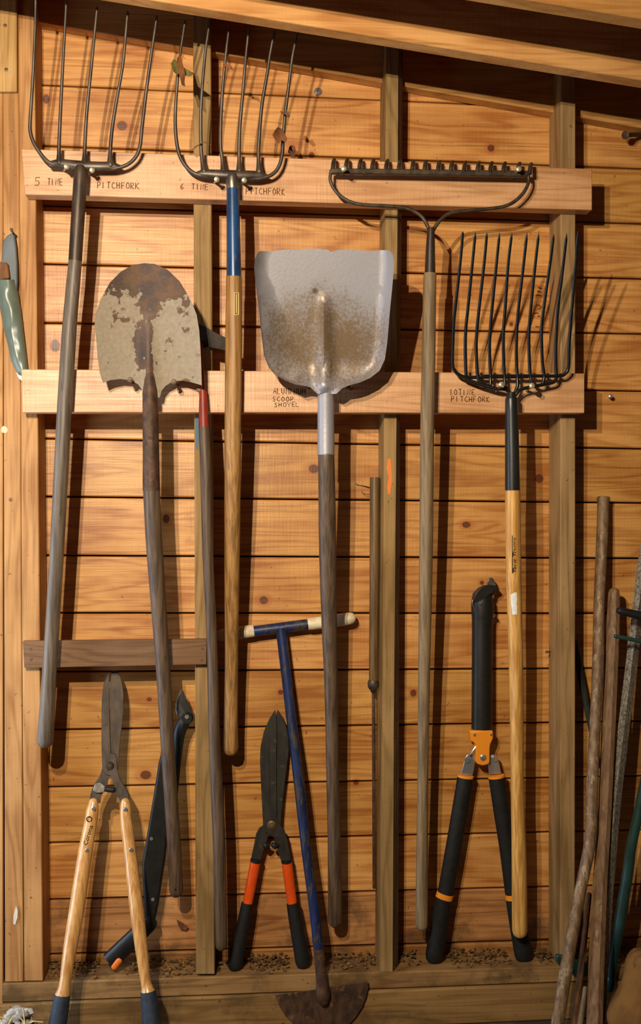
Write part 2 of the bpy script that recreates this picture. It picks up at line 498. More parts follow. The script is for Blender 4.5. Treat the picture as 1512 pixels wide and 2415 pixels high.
def scoop_mat():
    n = N('scuffed_aluminium')
    x, y, z = n.xyz()
    fine = n.noise(n.scaled((170, 170, 170)), 1.0, 3, 0.7)
    big = n.noise(n.scaled((14, 14, 8)), 1.0, 5, 0.6)
    c = P(762, 775, .22); q = n.blob(x, z, c.x, c.z - .03, .19, .15)
    s = n.math('ADD', n.math('MULTIPLY', q, 0.52), n.math('MULTIPLY_ADD', big, 0.7, -0.32))
    s = n.math('ADD', s, n.math('MULTIPLY_ADD', fine, 0.9, -0.45), clamp=True)
    c = P(742, 688, .22); q2 = n.blob(x, z, c.x, c.z, .009, .008)
    col = n.mix(n.ramp(s, 0.12, 0.62), lin((158, 153, 156)), lin((122, 98, 70)))
    col = n.mix(n.math('MULTIPLY', q2, 0.9), col, lin((84, 56, 34)))
    return n.done(col, n.math('MULTIPLY_ADD', fine, 0.25, 0.36), 0.4, fine, 0.35, 0.0008, 0.5)
M['alu'] = scoop_mat()

# ================================================================== THE SETTING
def line_z(a, b):
    """z as a function of x through two points"""
    return lambda X: a.z + (b.z - a.z) * (X - a.x) / (b.x - a.x)

SEAM_L = [-84, 58, 200, 343, 485, 622, 761, 897, 1034, 1171, 1310, 1446, 1585, 1722, 1857, 1989, 2123, 2252, 2384]
SEAM_R = [-2, 130, 262, 397, 527, 657, 787, 922, 1058, 1186, 1317, 1447, 1576, 1702, 1831, 1959, 2087, 2212, 2338]
XW0, XW1 = -0.85, 1.30
wall = MB()
vals = []
for i in range(len(SEAM_L) - 1):
    zt = line_z(P(100, SEAM_L[i], 0), P(1500, SEAM_R[i], 0))
    zb = line_z(P(100, SEAM_L[i + 1], 0), P(1500, SEAM_R[i + 1], 0))
    g = 0.0016
    dt = random.uniform(-.001, .001)
    mi = 1 if i >= len(SEAM_L) - 3 else 0
    k0 = len(wall.f)
    c = 0.0025                      # eased long edges
    prof = [(-dt + c, -g), (-dt, -g - c), (-dt, g + c + .001), (-dt + c, g + .001)]
    V = []
    for X in (XW0, XW1):
        V += [(X, prof[0][0], zt(X) + prof[0][1]), (X, prof[1][0], zt(X) + prof[1][1]), (X, prof[2][0], zb(X) + prof[2][1]),
              (X, prof[3][0], zb(X) + prof[3][1]), (X, .019, zb(X) + g), (X, .019, zt(X) - g)]
    F = [[j, (j + 1) % 6, 6 + (j + 1) % 6, 6 + j] for j in range(6)] + [[5, 4, 3, 2, 1, 0], [6, 7, 8, 9, 10, 11]]
    wall.add(V, F, mi)
    vals += [i + 0.5] * len(F)
wall.box((XW0, .0195, 0.0), (XW1, .03, 2.45), 2); vals += [0.0] * 6
wo = wall.build('wall_back', [M['board'], M['board_dirty'], M['dark_back']], sharp=30)
at = wo.data.attributes.new('board', 'FLOAT', 'FACE')
at.data.foreach_set('value', vals)
tag(wo, 'orange pine plank wall behind the hanging tools', 'wall', kind='structure')

fl = MB(); fl.box((-2.2, -3.4, -0.05), (2.2, 0.03, 0.0))
tag(fl.build('floor', M['soil']), 'bare earth floor under the wall', 'floor', kind='structure')

def studs(name, front, d, mat, label, back=0.0, taper=None):
    m = MB(); m.pbox(front, d, back)
    o = m.build(name, mat, bevel=.0025)
    return tag(o, label, 'wall stud', kind='structure')

DS = 0.089
studs('trim_1', [(-90, -120), (7, -120), (7.5, 2440), (-90, 2440)], DS, M['stud_pine'], 'orange board at the left edge of the wall', .001)
studs('trim_2', [(-20, -60), (39.5, -60), (40, 215), (-20, 215)], DS + .012, M['stud_pale'], 'short pale block with nail holes at the top left corner', DS + .0005)
studs('trim_3', [(6, -60), (43, -60), (56, 2316), (11.5, 2316)], DS, M['stud_pine'], 'narrow orange post left of the leftmost stud', .001)
studs('trim_4', [(42.5, -60), (80, -60), (102, 2314), (57, 2314)], DS, M['stud_pine'], 'leftmost stud of pale orange pine behind the long fork handle', .001)
studs('trim_5', [(455, -40), (497, -40), (507, 2298), (462, 2298)], DS, M['stud'], 'grey stud with a blue smear behind the red-collared hoe', .001)
s3 = MB()
for (y0, xl0, xr0, w0), (y1, xl1, xr1, w1) in zip([(0, 911, 940, 951), (1000, 906, 935, 943.5), (1700, 902, 929, 941)], [(1000, 906, 935, 943.5), (1700, 902, 929, 941), (2291, 897, 926, 939)]):
    a = [P(xl0, y0, DS), P(xr0, y0, DS), P(w0, y0, DS - .028)]
    b = [P(xl1, y1, DS), P(xr1, y1, DS), P(w1, y1, DS - .028)]
    bk0 = [Vector((a[2].x, -.001, a[2].z)), Vector((a[0].x, -.001, a[0].z))]
    bk1 = [Vector((b[2].x, -.001, b[2].z)), Vector((b[0].x, -.001, b[0].z))]
    ring0 = a + bk0; ring1 = b + bk1
    o = len(s3.v)
    s3.v += ring0 + ring1
    for j in range(5):
        s3.f.append([o + j, o + (j + 1) % 5, o + 5 + (j + 1) % 5, o + 5 + j]); s3.m.append(1 if j == 1 else 0)
s3o = s3.build('trim_6', [M['stud'], M['bark']], sharp=25)
tag(s3o, 'grey stud with a barky right edge and an orange crayon mark', 'wall stud', kind='structure')
studs('trim_7', [(1323, 40), (1358, 40), (1357, 2281), (1321, 2281)], DS, M['stud'], 'rightmost grey stud between the long-armed lopper and the leaning poles', .001)

pm = MB(); pm.sheet([(914, 1083), (921, 1080), (923, 1100), (925, 1130), (921, 1163), (916, 1166), (913, 1150), (917, 1125), (912, 1105)], DS + .0004, .0008)
pm.build('crayon_mark', M['paint_orange'], s3o)
pm = MB(); pm.sheet([(460, 984), (469, 984), (469, 1030), (467, 1060), (462, 1058), (461, 1025)], DS + .0004, .0008)
pm.build('blue_smear', M['paint_blue'], bpy.data.objects['trim_5'])
pm = MB()
for gx, gy in ((1301.5, 2172), (1300, 2198), (1312, 2221), (1304, 2210)):
    pm.sheet([(gx - 4, gy - 3), (gx + 3, gy - 4), (gx + 5, gy + 2), (gx, gy + 5)], DS - .02, .002)
for v in pm.v:
    v.x = max(v.x, 0) + .021
pm.build('green_specks', M['paint_green'], bpy.data.objects['trim_7'])

for tn, hx, hy in (('trim_2', 12, 60), ('trim_2', 15, 164), ('trim_3', 25, 1178)):
    k = MB(); k.disc(P(hx, hy, (DS + .0115) if tn == 'trim_2' else DS - .0005), Vector((0, -1, 0)), .0042, .0012, 12)
    k.build('nail_head', M['old_nail'], bpy.data.objects[tn])
k = MB(); k.sheet([(3, 1008), (9, 1004), (16, 1007), (19, 1014), (14, 1021), (6, 1020), (2, 1015)], DS + .0003, .0006)
k.build('paint_spot', M['ivory_grip'], bpy.data.objects['trim_3'])

rim = MB()
a, b = P(97, 52, .035), P(1300, 264, .035)
rz = line_z(a, b)
X0, X1 = -.80, 1.28
rim.hexa([(X0, -.035, rz(X0) + .14), (X1, -.035, rz(X1) + .14), (X1, -.035, rz(X1)), (X0, -.035, rz(X0)),
          (X0, -.001, rz(X0) + .14), (X1, -.001, rz(X1) + .14), (X1, -.001, rz(X1)), (X0, -.001, rz(X0))])
tag(rim.build('trim_8', M['rafter'], bevel=.002), 'sloping rim board along the top of the plank wall', 'rim board', kind='structure')

DECK = None
def rafter(name, pa, pb, d, label, kind='structure'):
    a, b = P(pa[0], pa[1], d), P(pb[0], pb[1], d)
    rafter_at(name, line_z(a, b), d, label)
    return line_z(a, b)
def rafter_at(name, zf, d, label):
    X0, X1 = -1.15, 1.45
    m = MB()
    m.hexa([(X0, -d, zf(X0) + .14), (X1, -d, zf(X1) + .14), (X1, -d, zf(X1)), (X0, -d, zf(X0)),
            (X0, -d + .038, zf(X0) + .14), (X1, -d + .038, zf(X1) + .14), (X1, -d + .038, zf(X1)), (X0, -d + .038, zf(X0))])
    tag(m.build(name, M['rafter'], bevel=.003), label, 'rafter', kind='structure')
zfA = rafter('trim_9', (240, -20), (1512, 188), .35, 'sloping rafter just above the fork tines')
zfB = rafter('trim_10', (1100, -25), (1512, 43), .60, 'sloping rafter at the top right corner')
rafter_at('trim_11', lambda X: zfB(X) + .004, .86, 'third rafter from the wall, above the frame')
rafter_at('trim_12', lambda X: zfB(X) + .006, 1.12, 'fourth rafter from the wall, above the frame')
rafter_at('trim_13', lambda X: zfB(X) + .006, 1.38, 'fifth rafter from the wall, above the frame')
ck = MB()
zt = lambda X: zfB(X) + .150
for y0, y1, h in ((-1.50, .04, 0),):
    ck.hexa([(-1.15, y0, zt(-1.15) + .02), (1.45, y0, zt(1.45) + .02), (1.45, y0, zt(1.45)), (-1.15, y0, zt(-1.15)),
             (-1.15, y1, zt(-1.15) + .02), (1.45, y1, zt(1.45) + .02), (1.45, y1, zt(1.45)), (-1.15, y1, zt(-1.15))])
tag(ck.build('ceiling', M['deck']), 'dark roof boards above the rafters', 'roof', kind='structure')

sp = MB()
top = line_z(P(20, 2318, DS), P(1310, 2280, DS)); bot = line_z(P(20, 2364, DS), P(1310, 2317, DS))
X0, X1 = -.555, 1.28
sp.hexa([(X0, -DS, top(X0)), (X1, -DS, top(X1)), (X1, -DS, bot(X1)), (X0, -DS, bot(X0)),
         (X0, -.001, top(X0)), (X1, -.001, top(X1)), (X1, -.001, bot(X1)), (X0, -.001, bot(X0))])
tag(sp.build('baseboard_back', M['plate'], bevel=.003), 'dusty sole plate along the foot of the wall', 'sole plate', kind='structure')
sl = MB()
X0 = -.85
sl.hexa([(X0, -DS - .006, bot(X0) - .0015), (X1, -DS - .006, bot(X1) - .0015), (X1, -DS - .006, .0), (X0, -DS - .006, .0),
         (X0, -.001, bot(X0) - .0015), (X1, -.001, bot(X1) - .0015), (X1, -.001, .0), (X0, -.001, .0)])
tag(sl.build('trim_14', M['plate'], bevel=.004), 'heavy sill timber under the sole plate', 'sill timber', kind='structure')
PLATE = top

# handwriting and print -------------------------------------------------------------------
GLYPH = {
 'A': [[(0, 0), (.35, 1), (.7, 0)], [(.15, .4), (.55, .4)]], 'C': [[(.65, .85), (.35, 1), (.05, .6), (.1, .2), (.4, 0), (.68, .15)]],
 'D': [[(0, 0), (0, 1), (.5, .85), (.65, .5), (.5, .1), (0, 0)]], 'E': [[(.6, 1), (0, 1), (0, 0), (.62, 0)], [(0, .5), (.5, .52)]],
 'F': [[(.6, 1), (0, .98), (0, 0)], [(0, .52), (.48, .55)]], 'H': [[(0, 0), (0, 1)], [(.6, 0), (.62, 1)], [(0, .5), (.6, .52)]],
 'I': [[(.2, 0), (.2, 1)]], 'K': [[(0, 0), (.03, 1)], [(.6, 1), (.03, .45), (.68, 0)]], 'L': [[(0, 1), (0, 0), (.55, .03)]],
 'M': [[(0, 0), (.08, 1), (.38, .35), (.7, 1), (.76, 0)]], 'N': [[(0, 0), (.02, 1), (.6, .02), (.62, 1)]],
 'O': [[(.35, 1), (.06, .7), (.08, .2), (.38, 0), (.66, .3), (.64, .75), (.35, 1)]], 'P': [[(0, 0), (.03, 1), (.5, .95), (.6, .7), (.4, .5), (.03, .48)]],
 'R': [[(0, 0), (.03, 1), (.5, .95), (.6, .72), (.4, .52), (.03, .48), (.66, 0)]], 'S': [[(.6, .9), (.3, 1), (.05, .75), (.55, .35), (.4, 0), (.02, .1)]],
 'T': [[(0, 1), (.7, 1)], [(.36, 1), (.34, 0)]], 'U': [[(0, 1), (.05, .2), (.35, 0), (.6, .2), (.64, 1)]], 'V': [[(0, 1), (.32, 0), (.64, 1)]],
 '0': [[(.35, 1), (.06, .7), (.08, .2), (.38, 0), (.62, .3), (.6, .75), (.35, 1)]], '1': [[(.05, .8), (.3, 1), (.3, 0)]],
 '5': [[(.75, 1), (.15, 1), (.12, .55), (.5, .6), (.65, .3), (.4, 0), (0, .08)]], '6': [[(.55, 1), (.1, .5), (.1, .12), (.4, 0), (.62, .2), (.4, .45), (.1, .3)]],
}
def write(mb, text, x, y, w, h, d, slope=0.0, r=0.8):
    """letters from photo point (x, y) on the base line, w = whole width"""
    adv = w / max(1, len(text) - .3)
    for i, ch in enumerate(text):
        if ch == ' ':
            continue
        for st in GLYPH[ch]:
            pts = []
            jx, jy = random.uniform(-.06, .06), random.uniform(-.05, .05)
            for u, v in st:
                X = x + adv * (i + (u + jx) * 1.0); Y = y - h * (v + jy) + slope * (X - x)
                pts.append((X, Y, d, r))
            mb.ptube(pts, n=6, sq=.35)

def printed(name, text, x, y, u, up, size, dfun, mat, parent, shear=0.0, stretch=1.0):
    """printed lettering wrapped on a surface: u/up are photo directions, size in photo pixels"""
    cu = bpy.data.curves.new('print', 'FONT'); cu.body = text; cu.shear = shear; cu.resolution_u = 2
    o = bpy.data.objects.new('print', cu); COL.objects.link(o)
    dg = bpy.context.evaluated_depsgraph_get()
    me = bpy.data.meshes.new_from_object(o.evaluated_get(dg))
    bpy.data.objects.remove(o); bpy.data.curves.remove(cu)
    b_ = bmesh.new(); b_.from_mesh(me)
    bmesh.ops.triangulate(b_, faces=b_.faces)
    bmesh.ops.subdivide_edges(b_, edges=b_.edges, cuts=2, use_grid_fill=True)
    b_.to_mesh(me); b_.free()
    for v in me.vertices:
        a, b = v.co.x * size * stretch, v.co.y * size
        px, py = x + u[0] * a + up[0] * b, y + u[1] * a + up[1] * b
        v.co = P(px, py, dfun(px, py))
    me.materials.clear(); me.materials.append(mat)
    ob = bpy.data.objects.new(name, me); COL.objects.link(ob)
    hang(ob, parent)
    return ob

# a few marks lettered on the wall boards behind the ten-tine fork
wm = MB()
for st in ([(490, 200), (530, 235), (615, 250)], [(470, 330), (585, 360)], [(420, 480), (460, 445), (520, 445), (590, 480)],
           [(440, 745), (510, 740), (588, 800), (565, 850), (505, 860)], [(370, 1000), (440, 975), (510, 990)], [(480, 1070), (555, 1075)], [(415, 1380), (520, 1390)]):
    wm.ptube([(1230 + a / 12.6, 660 + b / 12.6, .0006, 1.1) for a, b in st], n=6, sq=.4)
wm.build('lettering', M['marker'], wo)

# ================================================================== RAILS AND THEIR NAILS
DR = 0.127
def nail(mb, head, base, d0, d1, r_head=6.5, r_sh=3.2):
    b = P(base[0], base[1], d0); h = P(head[0], head[1], d1)
    ax = (h - b).normalized()
    s = scale_at(head[0], d1)
    mb.tube([(b, r_sh * s), (h, r_sh * s)], n=10)
    mb.tube([(h - ax * .001, r_head * .8 * s), (h, r_head * s), (h + ax * .0018, r_head * s), (h + ax * .003, r_head * .6 * s)], n=14)

r1 = MB(); r1.pbox([(50, 350), (1397, 397), (1397, 495), (58, 458)], DR, DS + .0006)
rail1 = tag(r1.build('tool_rail', M['rail'], bevel=.002), 'pale board across the top carrying both pitchforks and the bow rake', 'rail', 'boards nailed across the studs')
for hd, bs, m_ in (((157, 393), (150, 402), 'nail'), ((217, 401), (210, 410), 'nail'), ((511, 423), (506, 430), 'nail'), ((576, 425), (571, 432), 'nail'),
                   ((811, 398), (807, 412), 'nail'), ((1224, 398), (1207, 420), 'nail')):
    k = MB(); nail(k, hd, bs, DR - .004, .197 if hd[0] > 800 else .182); k.build('nail', M[m_], rail1)
def words(lst, mat, parent, r):
    for txt, x, y, w, h, sl in lst:
        t = MB(); write(t, txt, x, y, w, h, DR + .0002, sl, r); t.build('lettering', mat, parent)
words([('5', 82, 437, 16, 19, 0), ('TINE', 112, 435, 36, 15, .04), ('PITCHFORK', 230, 443, 98, 15, .03), ('6', 425, 446, 11, 14, 0), ('TINE', 452, 446, 40, 13, .04), ('PITCHFORK', 580, 457, 92, 15, .03)], M['pencil'], rail1, .95)

r2 = MB(); r2.pbox([(50, 870), (1379, 880), (1379, 974), (53, 972)], DR, DS + .0006)
rail2 = tag(r2.build('tool_rail', M['rail'], bevel=.002), 'pale board at mid height carrying the shovels and the ten-tine fork', 'rail', 'boards nailed across the studs')
for hd, bs in (((307, 895), (312, 903)), ((410, 900), (418, 909)), ((722, 907), (728, 915)), ((820, 910), (826, 918)), ((1183, 906), (1168, 924)), ((1255, 909), (1241, 922)), ((470, 919), (474, 922))):
    k = MB(); nail(k, hd, bs, DR - .004, .192 if hd[0] > 1000 else (.15 if hd[0] == 470 else .188)); k.build('nail', M['old_nail'] if hd[0] < 1000 else M['nail'], rail2)
words([('ALUMINUM', 645, 928, 74, 14, .03), ('SCOOP', 643, 946, 50, 11, 0), ('SHOVEL', 648, 959, 58, 10, -.02), ('10', 1061, 931, 17, 14, 0), ('TINE', 1082, 931, 38, 13, .01), ('PITCHFORK', 1065, 947, 90, 13, .01)], M['marker'], rail2, .85)

r3 = MB(); r3.pbox([(53, 1512), (487, 1507), (487, 1567), (57, 1575)], .108, DS + .0006)
rail3 = tag(r3.build('batten', M['rail_brown'], bevel=.0015), 'short dark brown batten nailed between the two left studs', 'batten', 'boards nailed across the studs')
for q in ((72, 1531), (73, 1554), (478, 1530), (476, 1556)):
    k = MB(); k.disc(P(q[0], q[1], .107), Vector((0, -1, 0)), .0035, .0018, 12); k.build('nail', M['old_nail'], rail3)

# loose nails and a bolt in the boards
def lone_nail(name, label, cat, head, base, d0, d1, rh, rs, mat):
    k = MB(); nail(k, head, base, d0, d1, rh, rs)
    return tag(k.build(name, mat), label, cat)
lone_nail('large_nail', 'big rusty nail sticking out sideways at the right edge under the rim board', 'nail', (1476, 318), (1530, 316), -.006, .055, 10, 5.5, M['rust'])
k = MB(); k.disc(P(750, 216, -.001), Vector((0, -1, 0)), .0095, .004, 18); k.disc(P(750, 216, .003), Vector((.1, -1, .2)), .0058, .006, 6)
tag(k.build('bolt_head', M['chrome']), 'shiny bolt head in the top plank right of the six-tine fork', 'bolt')
lone_nail('small_nail', 'tiny bright nail tip in the plank right of the middle rail end', 'nail', (1440, 934), (1436, 938), -.006, .02, 5, 3, M['chrome'])
lone_nail('small_nail', 'short nail lying near flat left of the rightmost stud at lopper height', 'nail', (1290, 1537), (1303, 1536), -.006, .03, 3.5, 2, M['old_nail'])
# ================================================================== FORKS
def zpts(lst, ox, oy, k):
    return [(ox + a / k, oy + b / k) for a, b in lst]

def tine(name, pts, y_base, y_tip, d_base, d_tip, r0, r1, mat, parent, root=0.0, pw=1.6, sub=5, capped='point'):
    q = spline(pts, sub)
    out = []
    for x, y in q:
        u = min(1, max(0, (y_base - y) / (y_base - y_tip)))
        r = lerp(r0, r1, u)
        if root:
            r += root * max(0.0, 1 - abs(y_base - y) / 34) ** 1.5
        out.append((x, y, d_base + (d_tip - d_base) * u ** pw, r))
    m = MB(); m.ptube(out, n=10, caps=('round', capped))
    return m.build(name, mat, parent)

# ---- five-tine fork
f5 = thing('pitchfork', 'five-tine pitchfork with a long grey-brown handle, leftmost tool on the wall', 'pitchfork', P(106, 1778, .13), 'pitchforks')
YB = 392
for pts, root in (([(178, 396), (149.6, 390), (129, 388), (111, 379), (94, 360), (80, 337), (72, 313), (71, 287), (75, 226), (79, 156), (82.6, 70), (84, 0), (84.5, -22)], 0),
                  ([(140, 384), (139, 353), (142, 278), (148, 156), (153, 70), (155.6, 17), (156.5, -8)], 6),
                  ([(200, 386), (200, 348), (205, 261), (215.6, 156), (224, 70), (229.5, 14)], 6),
                  ([(261, 389), (260, 360), (265, 300), (277, 225), (290, 150), (297, 75), (301.5, 24)], 6),
                  ([(215, 398), (248, 398), (272, 397), (300, 388), (320, 370), (330, 345), (335, 300), (345, 215), (355, 140), (367, 60), (370, 36)], 0)):
    tine('tine', pts, YB, 0, .160, .240, 4.6, 3.0, M['iron'], f5, root)
m = MB(); m.ptube([(120, 386, .160, 7), (140, 384, .161, 9.5), (175, 388, .163, 11), (200, 390, .163, 11), (235, 391, .163, 10.5), (262, 391, .161, 10), (282, 394, .160, 6)], 3, n=14, caps=('round', 'round'), sq=.6)
m.build('crossbar', M['iron'], f5)
m = MB(); m.ptube([(190.5, 392, .160, 13), (190, 410, .160, 16), (187, 460, .158, 16), (182, 540, .156, 16.2), (177.5, 615, .1545, 16)], 2, n=18)
m.build('ferrule', M['dark_ferrule'], f5)
m = MB(); m.ptube([(177.6, 613, .1545, 15.6), (170, 700, .1525, 16.6), (162, 800, .151, 17.3), (150, 1000, .149, 17.4), (134, 1300, .143, 16.8), (117, 1580, .136, 17.2), (106.5, 1745, .132, 19.5)], 4, n=20, caps=('flat', 'round'))
m.build('handle', M['ash_grey'], f5)

# ---- six-tine fork
f6 = thing('pitchfork', 'six-tine pitchfork with a chipped blue ferrule and amber handle', 'pitchfork', P(544, 1795, .115), 'pitchforks')
YB = 408
for pts, root in (([(530, 418), (500, 417), (471, 413), (447.6, 401), (428.6, 377), (419, 348.6), (414, 306), (414, 258), (418, 198), (425, 127), (431, 87), (437, 46)], 0),
                  ([(482, 405), (476, 372), (474, 334), (474, 258), (478.6, 187), (484.5, 122), (490.5, 79.5), (495.5, 44)], 5),
                  ([(528, 405), (524, 372), (520, 341), (521, 282), (526, 198), (533, 127), (541.7, 54)], 5),
                  ([(565, 405), (564, 365), (565.5, 306), (571.4, 234), (577.4, 163), (583, 103), (588, 60)], 5),
                  ([(612, 405), (609.5, 365), (612, 317.6), (618, 246), (630, 175), (638, 122), (648.5, 70)], 5),
                  ([(560, 419), (590, 421), (614, 420), (640.5, 412), (657, 394), (665.5, 365), (668, 325), (672.6, 270), (680, 210.5), (689, 139), (699, 87), (702.5, 70)], 0)):
    tine('tine', pts, YB, 40, .160, .240, 4.6, 3.0, M['iron'], f6, root)
m = MB(); m.ptube([(466, 410, .160, 6), (482, 408, .162, 9), (528, 411, .164, 11), (565, 412, .164, 11), (610, 412, .162, 9), (628, 416, .160, 6)], 3, n=14, caps=('round', 'round'), sq=.6)
m.build('crossbar', M['iron'], f6)
m = MB(); m.ptube([(548, 412, .160, 14), (548, 420, .160, 16), (549, 447, .159, 14.6)], 2, n=18)
m.build('collar', M['bare_steel'], f6)
m = MB(); m.ptube([(549, 445, .159, 14.8), (550.5, 540, .157, 16), (552, 655, .1545, 17.6)], 3, n=18)
m.build('ferrule', M['blue_paint'], f6)
m = MB(); m.ptube([(552, 653, .1545, 18.6), (551, 800, .152, 19.6), (549.5, 1000, .1465, 19.8), (547.5, 1300, .118, 18.2), (546, 1560, .092, 15.6), (544.5, 1700, .076, 16.8), (544, 1764, .070, 18.4)], 4, n=20, caps=('flat', 'round'))
m.build('handle', M['ash_amber'], f6)
def on6(px, py):
    u = max(-.95, min(.95, (px - 551.3) / 19.4))
    return interp([(653, .1545), (800, .152)], py) + 19.6 * .00094 * math.sqrt(1 - u * u) + .0006
m = MB()
for a_, b_ in (((553, 690), (553, 742)), ((563, 690), (563, 742)), ((553, 690), (563, 690)), ((553, 742), (563, 742)), ((558, 694), (558, 738))):
    m.ptube([(lerp(a_[0], b_[0], i / 8), lerp(a_[1], b_[1], i / 8), on6(lerp(a_[0], b_[0], i / 8), lerp(a_[1], b_[1], i / 8)), .9) for i in range(9)], n=6)
m.build('faded_stamp', M['straw'], f6)

# ---- ten-tine fork
f10 = thing('pitchfork', 'black ten-tine fork with a varnished yellow handle, hung on the right', 'pitchfork', P(1225, 2226, .125), 'pitchforks')
K = lambda l: zpts(l, 1050, 530, 3.606)
YB = 888
T10 = [[(700, 1290), (400, 1292), (200, 1296), (120, 1275), (80, 1235), (63, 1180), (66, 1000), (76, 800), (110, 500), (140, 200), (150, 55)],
       [(178, 1285), (172, 1100), (175, 900), (195, 700), (230, 350), (258, 60)],
       [(380, 1372), (320, 1352), (285, 1315), (275, 1280), (266, 1100), (266, 950), (290, 700), (335, 300), (355, 65)],
       [(385, 1362), (386, 1290), (378, 1100), (380, 950), (400, 700), (430, 400), (463, 65)],
       [(560, 1440), (515, 1380), (505, 1300), (496, 1100), (497, 900), (512, 700), (535, 350), (568, 65)],
       [(585, 1440), (613, 1380), (615, 1300), (606, 1150), (608, 950), (620, 750), (660, 400), (697, 65)],
       [(790, 1372), (748, 1350), (726, 1290), (716, 1150), (712, 950), (725, 750), (760, 400), (797, 65)],
       [(828, 1352), (842, 1290), (826, 1150), (820, 900), (840, 700), (890, 350), (925, 75)],
       [(946, 1285), (940, 1150), (945, 950), (960, 700), (1000, 380), (1035, 70)],
       [(300, 1286), (700, 1284), (960, 1284), (1020, 1265), (1048, 1215), (1052, 1100), (1056, 1000), (1075, 750), (1110, 350), (1130, 52)]]
for pts in T10:
    tine('tine', K(pts), YB, 545, .160, .315, 4.2, 3.4, M['black_steel'], f10, 0, 1.35, 4)
m = MB(); m.ptube([(x, y, d, 4.2) for (x, y), d in zip(K([(165, 1305), (280, 1350), (430, 1392), (520, 1402), (575, 1462)]), (.158, .160, .165, .168, .166))], 4, n=10, caps=('round', 'round')); m.build('brace', M['black_steel'], f10)
m = MB(); m.ptube([(x, y, d, 4.2) for (x, y), d in zip(K([(950, 1290), (925, 1335), (850, 1355), (760, 1372), (640, 1402), (585, 1462)]), (.158, .159, .161, .165, .168, .166))], 4, n=10, caps=('round', 'round')); m.build('brace', M['black_steel'], f10)
m = MB(); m.ptube([(1206, 925, .166, 9), (1206, 938, .166, 12), (1206, 942, .1655, 14.8), (1207, 1000, .162, 15.8), (1208, 1060, .160, 16.8), (1209, 1158, .157, 17.8)], 2, n=18); m.build('socket', M['black_socket'], f10)
H10 = [(1209, 1156, .157, 18), (1210, 1240, .155, 18.2), (1211, 1320, .1525, 18.0), (1213.5, 1440, .142, 17.4), (1217.5, 1600, .132, 16.6), (1220, 1860, .114, 15.4), (1223.5, 1975, .106, 17), (1225.3, 2100, .097, 18), (1226, 2194, .091, 18)]
m = MB(); m.ptube(H10, 4, n=22, caps=('flat', 'round')); m.build('handle', M['ash_yellow'], f10)
cx10 = [(y, x) for x, y, d, r in H10]; cd10 = [(y, d) for x, y, d, r in H10]; cr10 = [(y, r) for x, y, d, r in H10]
def on10(px, py):
    c, d, r = interp(cx10, py), interp(cd10, py), interp(cr10, py)
    u = max(-.97, min(.97, (px - c) / r))
    return d + r * .00097 * math.sqrt(1 - u * u) + .0011
printed('lettering', 'T', 1222.5, 1354, (0, -1), (-1, 0), 19, on10, M['print'], f10, .3, 1.0)
printed('lettering', 'RUE', 1222, 1344.5, (0, -1), (-1, 0), 14.5, on10, M['print'], f10, .3, .95)
printed('lettering', 'T', 1222, 1316, (0, -1), (-1, 0), 19, on10, M['print'], f10, .3, 1.0)
printed('lettering', 'EMPER', 1221.5, 1306.5, (0, -1), (-1, 0), 14.5, on10, M['print'], f10, .3, .92)
m = MB(); m.ptube([(1208.5, 1352 - i * 6, on10(1208.5, 1352 - i * 6) - .0003, .7) for i in range(16)], n=6); m.build('lettering', M['print'], f10)
m = MB(); m.sheet([(1205, 1402), (1216, 1396), (1225, 1401), (1225.5, 1425), (1223.5, 1448), (1209, 1450), (1206.5, 1430), (1204.5, 1415)], on10, .0006, 4); m.build('sticker', M['white_label'], f10)

# ================================================================== BOW RAKE
rk = thing('bow_rake', 'bow rake with a sixteen-tooth head and grey-tan handle, second long tool from the right', 'rake', P(994, 2210, .12))
K = lambda l: zpts(l, 760, 350, 2.908)
m = MB(); m.sheet(K([(52, 138), (75, 132), (700, 140), (1425, 150), (1432, 172), (1395, 192), (700, 178), (75, 168), (50, 172)]), .172, .012, sub=1); m.build('head_bar', M['rake_iron'], rk, bevel=.002)
for zx, zt_ in zip((75, 165, 258, 345, 440, 528, 620, 705, 797, 885, 975, 1068, 1155, 1245, 1345, 1425), (66, 66, 68, 70, 72, 74, 76, 78, 80, 82, 84, 86, 88, 90, 92, 96)):
    (bx, by), (tx, ty) = K([(zx - 2, zt_ + 78), (zx + 8, zt_ + 6)])
    m = MB(); m.ptube([(bx, by, .168, 5.4), (bx + .5, by - 10, .165, 5.2), (tx - 1, ty + 4, .156, 4.8), (tx + 1, ty + 1, .146, 3.4), (tx + 2, ty + 2, .137, 1.8)], 3, n=8, caps=('flat', 'round'), sq=1.2)
    m.build('tooth', M['rake_iron'], rk)
bl = K([(58, 165), (55, 215), (75, 265), (122, 322), (200, 368), (300, 386), (430, 393), (550, 403), (625, 428), (690, 475), (735, 560), (742, 600)])
br = K([(1415, 185), (1414, 235), (1382, 300), (1320, 362), (1240, 398), (1100, 417), (950, 430), (870, 447), (810, 490), (762, 560), (750, 600)])
for path in (bl, br):
    m = MB(); n_ = len(path)
    m.ptube([(x, y, lerp(.167, .167, (i / (n_ - 1)) ** 1.5), 4.0 + .6 * (i / n_)) for i, (x, y) in enumerate(path)], 4, n=10, caps=('round', 'flat')); m.build('bow', M['rake_iron'], rk)
m = MB(); m.ptube([(1017, 538, .169, 8), (1016.5, 543, .169, 9), (1015, 600, .167, 11.5), (1014.5, 646, .166, 13)], 2, n=16); m.build('ferrule', M['dark_ferrule'], rk)
